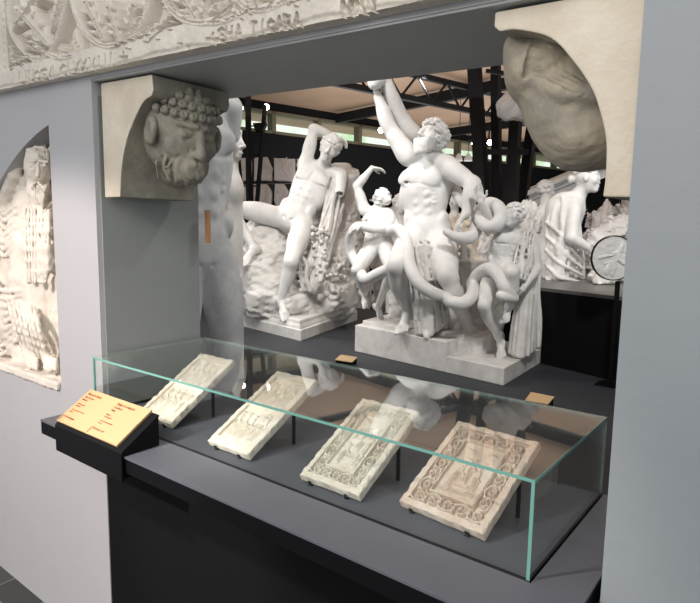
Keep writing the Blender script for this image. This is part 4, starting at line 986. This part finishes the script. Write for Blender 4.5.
for i in range(70):
    F.ell(V(rg2.uniform(320, 352), rg2.uniform(255, 300), rg2.uniform(7.05, 7.3)), rg2.uniform(.02, .045), None, .01)
sculpt('rock', F, M_plaster2, fg)
F = Field(*bounds([V(322, 175, 7.0), V(352, 250, 7.6), V(318, 300, 7.0)], .12), .0085)
F.cap(V(340, 190, 7.5), V(325, 250, 7.35), .10, .12, .03)
drape(F, [V(336, 172, 7.36), V(342, 172, 7.34), V(352, 182, 7.5)], [V(304, 282, 7.02), V(316, 290, 7.02), V(326, 262, 7.10)], 11, .026, 31, .05)
drape(F, [V(270, 232, 7.05), V(282, 236, 6.98), V(300, 240, 6.95)], [V(262, 282, 7.0), V(272, 288, 6.98), V(310, 290, 6.95)], 9, .022, 32, .04)
for i in range(60): F.ell(V(rg2.uniform(312, 328), rg2.uniform(225, 285), rg2.uniform(7.0, 7.12)), rg2.uniform(.015, .032), None, .008)
sculpt('animal_skin', F, M_plaster2, fg)

# ---- tall standing nude close behind the left jamb
s = 1.25; c0_ = V(194, 104, 3.02); fr_ = nrm(RT*.62-FW*.75); la = nrm(np.cross(fr_, (0, 0, 1)))   # la: own right... left
zv = np.array([0, 0, 1.0])
tf = np.array([c0_[0], c0_[1], 0])
def T_(lat, fro, z): return np.array([tf[0], tf[1], 0])+la*lat+fr_*fro+zv*z
J = dict(head=T_(0, .05, 2.44), neck=T_(0, 0, 2.25), sR=T_(.20, 0, 2.20), sL=T_(-.20, 0, 2.20), hR=T_(.11, .0, 1.40), hL=T_(-.11, .0, 1.40), kR=T_(.12, .05, .92), kL=T_(-.14, .08, .92),
         aR=T_(.12, -.02, .47), aL=T_(-.16, -.04, .47), tR=T_(.15, .20, .40), tL=T_(-.20, .18, .40), front=fr_, face=fr_, hup=zv)
J['eR'] = T_(.22, -.05, 1.90); J['eL'] = T_(-.22, -.05, 1.90)
F, o_ = figure(J, s, .0075, arms='', hands={})
F.cap(J['sR'], J['eR']+zv*.18, .07, .06, .03); F.cap(J['sL'], J['eL']+zv*.18, .07, .06, .03)
add_curls(F, o_['p'], o_['ax'], s, 4, 80, .020)
F.box(T_(0, .03, .372), (.25, .22, .040), (la, fr_, zv), .01, .01)
tag(sculpt('standing_statue', F, M_bluish), 'tall grey-white plaster nude standing close behind the left end of the opening', 'statue')

# ---- stooping draped figure on the platform
dw = empty('draped_statue', V(560, 292, 6.3), 'white plaster stooping woman in folded drapery, on the platform behind the black parapet', 'statue')
zp = ZP
def Vz(px, D, z):                                           # on the vertical at column px and depth D
    q = V(px, 250, D); return np.array([q[0], q[1], z])
H_ = V(587, 178, 6.35)
F = Field(*bounds([V(535, 160, 6.2), V(600, 160, 6.9), Vz(540, 6.3, zp), Vz(592, 6.9, zp)], .16), .0085)
p, ax = add_head(F, H_, RT*.85-FW*.35-UP*.02, UP-RT*.05, 1.32)
for i in range(26):                                          # wavy hair drawn back into a knot
    a = -1.4+2.8*(i % 13)/12; row = i//13
    F.chain([p(.078*sin(a), .058-.03*row, .055+.035*cos(a)-.02*row), p(.088*sin(a), .0-.03*row, .050+.055*cos(a)), p(.05*sin(a), -.09, .03+.04*cos(a))], .013, .006)
F.ell(p(0, -.115, .0), .045, None, .02)
F.cap(V(583, 188, 6.40), V(573, 204, 6.48), .072, .095, .03)
F.ell(V(566, 209, 6.50), (.20, .17, .18), None, .05); F.cap(V(564, 212, 6.52), V(557, 255, 6.60), .19, .22, .06); F.cap(V(558, 250, 6.60), Vz(560, 6.62, zp+.02), .20, .24, .05)
F.cap(V(574, 205, 6.36), V(571, 238, 6.26), .085, .066, .03); F.cap(V(571, 238, 6.26), V(596, 252, 6.30), .062, .040, .02)
add_hand(F, V(596, 252, 6.30), V(606, 256, 6.32)-V(596, 252, 6.30), -UP-FW*.3, 1.0, .5)
drape(F, [V(553, 204, 6.46), V(563, 197, 6.36), V(575, 203, 6.36)], [Vz(541, 6.55, zp+.03), Vz(560, 6.34, zp+.02), Vz(584, 6.50, zp+.03)], 15, .028, 41, .05, mid=[V(545, 250, 6.48), V(562, 248, 6.34), V(582, 252, 6.46)])
for i in range(0, 9, 2): F.chain(spline([V(546, 222+i*7, 6.44), V(558, 232+i*7.5, 6.32), V(572, 250+i*5, 6.33), V(583, 262+i*3.5, 6.42)], 4), .014, .022)
sculpt('draped_figure', F, M_plaster, dw)

# ---- fragments, busts and casts standing further back
def blob(name, pts, m, h, amp, seed, label, cat, group=None, base=None, cut=None, scale=.18):
    """pts: (px, py, D, radius) joined to one irregular cast"""
    lo, hi = bounds([V(a, b_, d) for a, b_, d, r in pts], max(q[3] for q in pts)+.06); F = Field(lo, hi, h)
    for i, (a, b_, d, r) in enumerate(pts):
        F.ell(V(a, b_, d), r, None, .05)
        if i: F.cap(V(*pts[i-1][:3]), V(a, b_, d), pts[i-1][3]*.9, r*.9, .05)
    F.rough(amp, scale, seed); 
    if cut is not None: F.plane_cut((0, 0, cut), (0, 0, -1))
    o = sculpt(name, F, m); tag(o, label, cat, group); return o
def slab(name, pts, D, th, m, label, cat, group, seed):
    """an irregular flat cast leaning against the wall"""
    rr = random.Random(seed); P = []
    for i in range(len(pts)):
        a, b_ = pts[i], pts[(i+1) % len(pts)]
        for k in range(4):
            t = k/4; P.append(V(a[0]*(1-t)+b_[0]*t+rr.uniform(-.35, .35), a[1]*(1-t)+b_[1]*t+rr.uniform(-.35, .35), D))
    b = MB(); n = len(P); c = np.mean(P, 0); d = nrm(np.array([FW[0], FW[1], 0]))*th
    inn = [c+(p-c)*.90-d*.25 for p in P]; vs = P+[p+d for p in P]+inn
    b.add(vs, [[i, (i+1) % n, 2*n+(i+1) % n, 2*n+i] for i in range(n)]+[[i, n+i, n+(i+1) % n, (i+1) % n] for i in range(n)]+[list(range(2*n, 3*n)), list(range(n, 2*n))[::-1]])
    for k in range(5):
        q = c+RT*rr.uniform(-.1, .1)+UP*rr.uniform(-.14, .14)-d*.3; e = q+RT*rr.uniform(-.08, .08)+UP*rr.uniform(.05, .14); b.tube(q, e, .018, .010, 8)
    return tag(b.build(name, m), label, cat, group)
GR = 'cast slabs on the black wall rack'
M_slab = mat('rosy_white_plaster', (.74, .70, .68), .7, c2=(.60, .56, .54), vscale=4, bump=.4, bscale=14)
SL = [((232, 160, 240, 159, 240, 181, 232, 181), 'upper row cast slab half behind the standing nude'), ((241, 158, 251, 158, 251, 181, 241, 181), 'narrow cast slab of the upper row behind the black lamp tower'),
      ((254, 158, 267, 157, 272, 168, 272, 181, 254, 181), 'upper row cast slab with one rounded corner right of the lamp tower'), ((274, 158, 295, 159, 295, 182, 274, 181), 'broad square cast slab in the middle of the upper row'),
      ((297, 159, 309, 160, 309, 182, 297, 182), 'upper row cast slab touching the outline of the sleeping nude'), ((239, 185, 250, 184, 250, 206, 240, 206), 'narrow cast slab of the lower row behind the black lamp tower'),
      ((253, 184, 267, 184, 272, 192, 271, 207, 254, 206), 'lower row cast slab right of the lamp tower'), ((275, 184, 284, 184, 289, 192, 286, 208, 277, 210, 274, 200), 'oval broken cast slab of the lower row'),
      ((296, 187, 304, 186, 304, 204, 297, 204), 'small lower row cast slab beside the sleeping nude')]
for i, (p, lb) in enumerate(SL):
    slab('cast_slab', [(p[k], p[k+1]) for k in range(0, len(p), 2)], 11.6, .10, M_slab, lb, 'cast slab', GR, i)
rk = empty('wall_rack', V(275, 208, 11.7), 'black wall rack of three long boards carrying the cast slabs', 'rack')
for yy in (182.6, 209.5):
    MB().obox(V(275, yy, 11.78), RT*1.4, nrm(np.array([FW[0], FW[1], 0]))*.16, (0, 0, .018)).build('board', M_steel, rk)
for xx in (222, 322): 
    a = V(xx, 155, 11.86); MB().box((a[0]-.03, a[1]-.03, ZF), (a[0]+.03, a[1]+.03, a[2])).build('upright', M_steel, rk)

# lamp tower on the left and the black steel columns on the right
def bars(root, name, specs, m=M_steel):
    for (x0, y0, x1, y1, D, wpx) in specs:
        w_ = wpx*D/FPX; MB().bar(V(x0, y0, D), V(x1, y1, D), w_).build(name, m, root)
def floorpt(px, py, D, z):                                   # continue a post straight down to height z
    q = V(px, py, D); return q
lt = empty('lamp_tower', V(252, 200, 9.6), 'slender black lattice tower in front of the cast slabs', 'tower')
q = V(249, 208, 9.6)
bars(lt, 'post', [(248, 92, 249.5, 265, 9.6, 4.2), (265, 105, 252, 265, 9.6, 3.2), (238, 156, 247, 265, 9.7, 3.4)]); bars(lt, 'rung', [(238, 155.5, 260, 155.5, 9.65, 1.6), (243, 186, 258, 186, 9.65, 1.4), (247, 126, 262, 126, 9.6, 1.2)])
tl = empty('stage_lamp', V(260, 127, 9.4), 'black box lamp clamped to the slender lattice tower', 'lamp')
c = V(260, 127.5, 9.2); MB().add([c+RT*a+UP*b_+FW*g for g in (-.07, .07) for a, b_ in ((-.10, .05), (-.07, -.06), (.05, -.06), (.11, .06))], [(0, 1, 2, 3), (7, 6, 5, 4), (0, 4, 5, 1), (1, 5, 6, 2), (2, 6, 7, 3), (3, 7, 4, 0)]).build('lamp_housing', M_black, tl)
MB().tube(c+FW*.07, c+FW*.30, .02).build('lamp_bracket', M_black, tl)
sc_ = empty('steel_column', V(500, 300, 8.0), 'cluster of four leaning black steel posts rising behind the serpent group', 'column')
for i, (x0, y0, x1, y1, D, w_) in enumerate(((473, 44, 489, 300, 8.0, 11), (495.5, 44, 498, 300, 8.25, 8), (519, 50, 507, 300, 8.0, 10), (541, 60, 509, 300, 8.3, 9))):
    a, b_ = V(x0, y0, D), V(x1, y1, D); t = (b_-a)/(b_[2]-a[2]); a = a+t*(ZC-.02-a[2]); b_ = b_+t*(ZP+.012-b_[2])
    MB().bar(a, b_, w_*D/FPX).build('post', M_steel, sc_)
MB().bar(V(482, 152, 8.0), V(528, 152, 8.0), .07).build('cross_bar', M_steel, sc_)
MB().bar(V(486, 71, 8.0), V(524, 76, 8.0), .05).build('cross_bar', M_steel, sc_)
o = blob('torso_fragment', [(506, 109, 7.40, .12), (516, 105, 7.40, .17), (525, 93, 7.45, .13), (530, 108, 7.4, .19), (541, 117, 7.45, .13)], M_plaster, .012, .02, 21, 'white plaster wing-like fragment perched high on the black steel posts', 'fragment', scale=.25)

# cornice, platform casts
cn_ = MB(); a, b_ = V(518, 203, 8.6), V(625, 158, 8.6); d = nrm(b_-a); u_ = nrm(np.cross(d, FW)); u_ = u_ if u_[2] > 0 else -u_
fwh = nrm(np.array([FW[0], FW[1], 0]))
for off, hh, dep in ((.10, .06, .34), (.05, .035, .26), (.0, .05, .18), (-.08, .09, .10)):
    cn_.obox((a+b_)/2+u_*off-fwh*(dep/2-.1), d*np.linalg.norm(b_-a)/2, u_*hh*.5, fwh*dep/2+fwh*.1)
cn_.obox((a+b_)/2-u_*.04+fwh*.1, d*np.linalg.norm(b_-a)/2, u_*.11, fwh*.06)
crn = empty('gable_cornice', (a+b_)/2, 'long white moulded gable cornice rising to the right behind the stooping draped woman', 'cornice')
cn_.build('moulding', M_plaster, crn)
for t in (.12, .55, .9):
    q = a+(b_-a)*t+fwh*.12; MB().box((q[0]-.04, q[1]-.04, ZP), (q[0]+.04, q[1]+.04, q[2]-.1)).build('support_post', M_steel, crn)
def bust(px, py, D, s, face, z0, label, m=M_plaster, h=.010, seed=1, name='bust', pr=.14, sh=True):
    H = V(px, py, D); F = Field((H[0]-.30*s, H[1]-.30*s, z0), (H[0]+.30*s, H[1]+.30*s, H[2]+.16*s), h)
    p, ax = add_head(F, H, face, (0, 0, 1), s); add_curls(F, p, ax, s, seed, 90, .020)
    F.cap(H-np.array([0, 0, .05*s]), H-np.array([0, 0, .22*s]), .055*s, .07*s, .03); F.ell(H-np.array([0, 0, .30*s]), np.array([.20 if sh else .10, .13 if sh else .10, .12])*s, (RT, fwh, (0, 0, 1)), .04)
    bz = H[2]-.36*s
    if bz-z0 > .1: F.box((H[0], H[1], (bz+z0)/2), (pr, pr, (bz-z0)/2+.03), None, .02, .02)
    return tag(sculpt(name, F, m), label, 'bust')
bust(546, 190, 7.7, 1.1, FW*.3+RT, ZP, 'white plaster bust seen behind the back of the stooping draped woman', seed=2, pr=.12)
bust(228, 142, 4.7, 1.25, RT*.9-FW*.3, ZD, 'curly-haired plaster bust half hidden behind the tall standing nude', M_plaster2, .012, 3, pr=.085, sh=False)
bust(401, 204, 8.6, 1.3, -FW, ZF, 'white curly-haired bust on a pillar between the two larger figures of the serpent group', seed=4)
bust(455, 202, 8.4, .9, -FW-RT, ZP, 'small white bust seen under the raised elbow of the bearded man', seed=5, pr=.10)
blob('cast_fragment', [(460, 232, 6.9, .16), (458, 250, 6.9, .17), (462, 268, 6.9, .20), (460, 290, 6.9, .24)], M_cream, .016, .05, 31, 'cream plaster drapery fragment seen between the bearded man and the right youth', 'fragment', cut=ZP+.003, scale=.30)
blob('cast_fragment', [(478, 232, 7.6, .14), (477, 250, 7.6, .18), (476, 272, 7.6, .22), (476, 290, 7.6, .22)], M_plaster, .016, .05, 32, 'white plaster heap of fragments left of the black steel posts', 'fragment', cut=ZP+.003, scale=.25)
blob('cast_fragment', [(352, 232, 9.6, .22), (354, 262, 9.6, .24), (355, 292, 9.6, .24), (355, 306, 9.6, .24)], M_plaster, .018, .03, 33, 'pale rounded cast seen between the rock of the sleeper and the left youth', 'fragment', scale=.4)
blob('cast_fragment', [(392, 222, 10.2, .25), (390, 245, 10.2, .3), (390, 275, 10.2, .3), (390, 300, 10.2, .3)], M_plaster, .018, .04, 34, 'white plaster lump behind the head of the left youth', 'fragment', scale=.3)
def vz(px, D, dz): q = V(px, 250, D); return (px, 301.5-((ZP+dz-EYE[2]-ray(px, 301.5)[2]*D)/(_up[2]*D))*FPX, D)
GP = 'broken casts heaped on the platform'
for i, (pts, lb, m) in enumerate((
    ([vz(612, 9.2, .22)+(.26,), vz(620, 9.1, .40)+(.20,), (625, 216, 9.0, .15), (628, 205, 9.0, .10)], 'tall jagged cast fragment at the top of the platform heap', M_plaster2),
    ([vz(596, 8.2, .15)+(.20,), (598, 222, 8.2, .12), (606, 212, 8.3, .09)], 'rosy-white cast fragment behind the joined hands of the stooping woman', M_slab),
    ([vz(600, 7.6, .18)+(.16,), (607, 236, 7.5, .15), (618, 230, 7.5, .16), (629, 226, 7.5, .13)], 'rounded reclining body fragment across the middle of the platform heap', M_plaster),
    ([(594, 238, 6.95, .06), (600, 246, 6.9, .08), vz(604, 6.85, .10)+(.09,)], 'bent plaster limb just above the round medallion', M_plaster),
    ([vz(600, 6.0, .05)+(.05,), vz(606, 6.0, .05)+(.045,)], 'small plaster foot fragment at the platform edge, left of the medallion', M_plaster2),
    ([vz(600, 6.25, .05)+(.07,), vz(608, 6.25, .10)+(.07,), vz(622, 6.3, .06)+(.06,)], 'small plaster fragment on the platform edge directly behind the medallion', M_plaster2),
    ([vz(524, 7.3, .15)+(.14,), (529, 226, 7.3, .13), (527, 212, 7.3, .10)], 'white cast fragment behind the cloak of the right youth', M_plaster))):
    blob('cast_fragment', pts, m, .012, .035, 40+i, lb, 'fragment', GP, cut=ZP+.003, scale=.16)
pb = empty('book_stack', V(588, 285, 6.2), None)
bpy.data.objects.remove(pb)

# round medallion on its stand in front of the parapet
md = empty('medallion_stand', V(616, 385, 4.80), 'slim black floor stand holding the round plaster medallion', 'stand')
q = V(616.5, 300, 4.80); MB().box((q[0]-.017, q[1]-.012, ZD+.013), (q[0]+.017, q[1]+.012, float(V(613, 281, 4.80)[2]))).build('pole', M_black, md)
MB().box((q[0]-.10, q[1]-.09, ZD+.001), (q[0]+.10, q[1]+.09, ZD+.013)).build('foot_plate', M_black, md)
mc = V(614, 258, 4.76); ml = empty('round_medallion', mc, 'round white plaster medallion with a small relief figure and a dark rim', 'medallion')
nrmd = nrm(-fwh+np.array([0, 0, .06])); rx = nrm(np.cross((0, 0, 1), nrmd)); uy = np.cross(nrmd, rx); RM = .172
Rf = Relief(-RM, RM, -RM, RM, .0045)
for a, b_, w_ in (((-.06, -.12), (.03, .02), .030), ((.03, .02), (.07, .09), .028), ((-.11, .0), (.05, .05), .016), ((.02, .0), (.10, -.06), .018), ((.02, -.02), (-.01, -.13), .018)): Rf.seg(a, b_, w_, .010)
Rf.ell((.085, .115), .022, .026, 0, .011); Rf.ell((-.08, -.06), .02, .014, .4, .006); Rf.noise(.0015, .10, 9)
def to3(u, v, h):
    r = np.maximum(np.hypot(u, v), 1e-6); m_ = np.maximum(np.abs(u), np.abs(v)); k = m_/r; u2, v2 = u*k, v*k
    return mc+u2[..., None]*rx+v2[..., None]*uy+h[..., None]*nrmd
# the relief is drawn on a disc: square grid mapped to the circle
link_mesh('relief_disc', Rf.mesh('relief_disc', to3, .02), M_plaster, ml)
rim = MB()
for k in range(48):
    a0r, a1r = 2*pi*k/48, 2*pi*(k+1)/48
    for (r0, r1, z_) in ((RM+.001, RM+.008, .006),):
        p = [mc+rx*cos(a)*r+uy*sin(a)*r+nrmd*z for a in (a0r, a1r) for r in (r0, r1) for z in (-.022, z_)]
        rim.add([p[0], p[2], p[6], p[4], p[1], p[3], p[7], p[5]], HEX)
rim.build('rim', M_steel, ml)

# yellow cards lying on the dais
for k, (pp, lb) in enumerate(((((525, 400), (548, 404), (554.5, 396.5), (531, 392)), 'small yellow card on the dark dais right of the serpent group'), (((335, 359.5), (352, 362), (357.5, 357), (341, 354.5)), 'small yellow card on the dark dais in front of the sleeping nude'))):
    zz = (ZD+.03, ZD+.03, ZD+.075, ZD+.075); P = [atZ(*q, z) for q, z in zip(pp, zz)]
    dk = empty('caption_card', (P[0]+P[1])/2, lb, 'sign', 'yellow caption cards on the dais')
    MB().prism(P, (0, 0, -.006)).build('card', M_sign, dk)
    g = [np.array([p[0], p[1], ZD+.001]) for p in P]; cc = np.mean(P, 0)
    P2 = [p+(cc-p)*.06+np.array([0, 0, -.0065]) for p in P]; g = [np.array([p[0], p[1], ZD+.001]) for p in P2]
    MB().hexa(g+P2).build('wedge', M_black, dk)

# lamps of the hall
for i, (x, y, D, lb) in enumerate(((240, 108, 10.5, 'lit spotlight beside the neck of the standing nude'), (266, 107, 10.5, 'lit spotlight above the slender lattice tower'), (381, 130, 11.5, 'lit spotlight beside the raised arm of the bearded man'),
                                   (474, 143, 12.5, 'lit spotlight left of the leaning steel posts'), (490, 142.5, 12.5, 'lit spotlight between the leaning steel posts'))):
    q = V(x, y, D); r_ = empty('spotlight', q, lb, 'spotlight', 'lit spotlights in the hall')
    MB().tube(q+fwh*.02+np.array([0, 0, .0]), q+fwh*.16+np.array([0, 0, .06]), .062, .05, 16).build('lamp_housing', M_black, r_)
    b = MB(); b.tube(q-fwh*.012, q+fwh*.018, .050, .055, 16); b.build('lamp_lens', M_lamp, r_)
    MB().bar(q+fwh*.11+np.array([0, 0, .05]), np.array([*(q+fwh*.11)[:2], ZC-.53]), .025).build('drop_rod', M_steel, r_)
for i, (x, lb) in enumerate(((458.5, 'small white bell-shaped pendant lamp, the left of two beside the curly head'), (468, 'small white bell-shaped pendant lamp, the right of two beside the curly head'))):
    q = V(x, 161, 12.0); r_ = empty('pendant_lamp', q, lb, 'pendant lamp', 'bell pendant lamps')
    b = MB(); prof = [(.085, 0), (.075, .05), (.045, .11), (.02, .15)]
    for (ra, za), (rb, zb_) in zip(prof[:-1], prof[1:]): b.tube(q+np.array([0, 0, za]), q+np.array([0, 0, zb_]), ra, rb, 16)
    b.build('lamp_shade', M_plaster, r_); MB().tube(q+np.array([0, 0, .15]), np.array([q[0], q[1], ZC-.01]), .006, n=6).build('cord', M_steel, r_)
# small wooden plate on the jamb edge of the hall side
q = atY(202.5, 226, YB+.03)
tag(MB().box((XL+.03, YB+.012, float(atY(202, 243, YB)[2])), (XL+.048, YB+.03, float(atY(202, 210, YB)[2]))).build('edge_plate', mat('orange_wood', (.55, .30, .15), .6)), 'thin orange-brown plate edge behind the left jamb beside the standing nude', 'plate')
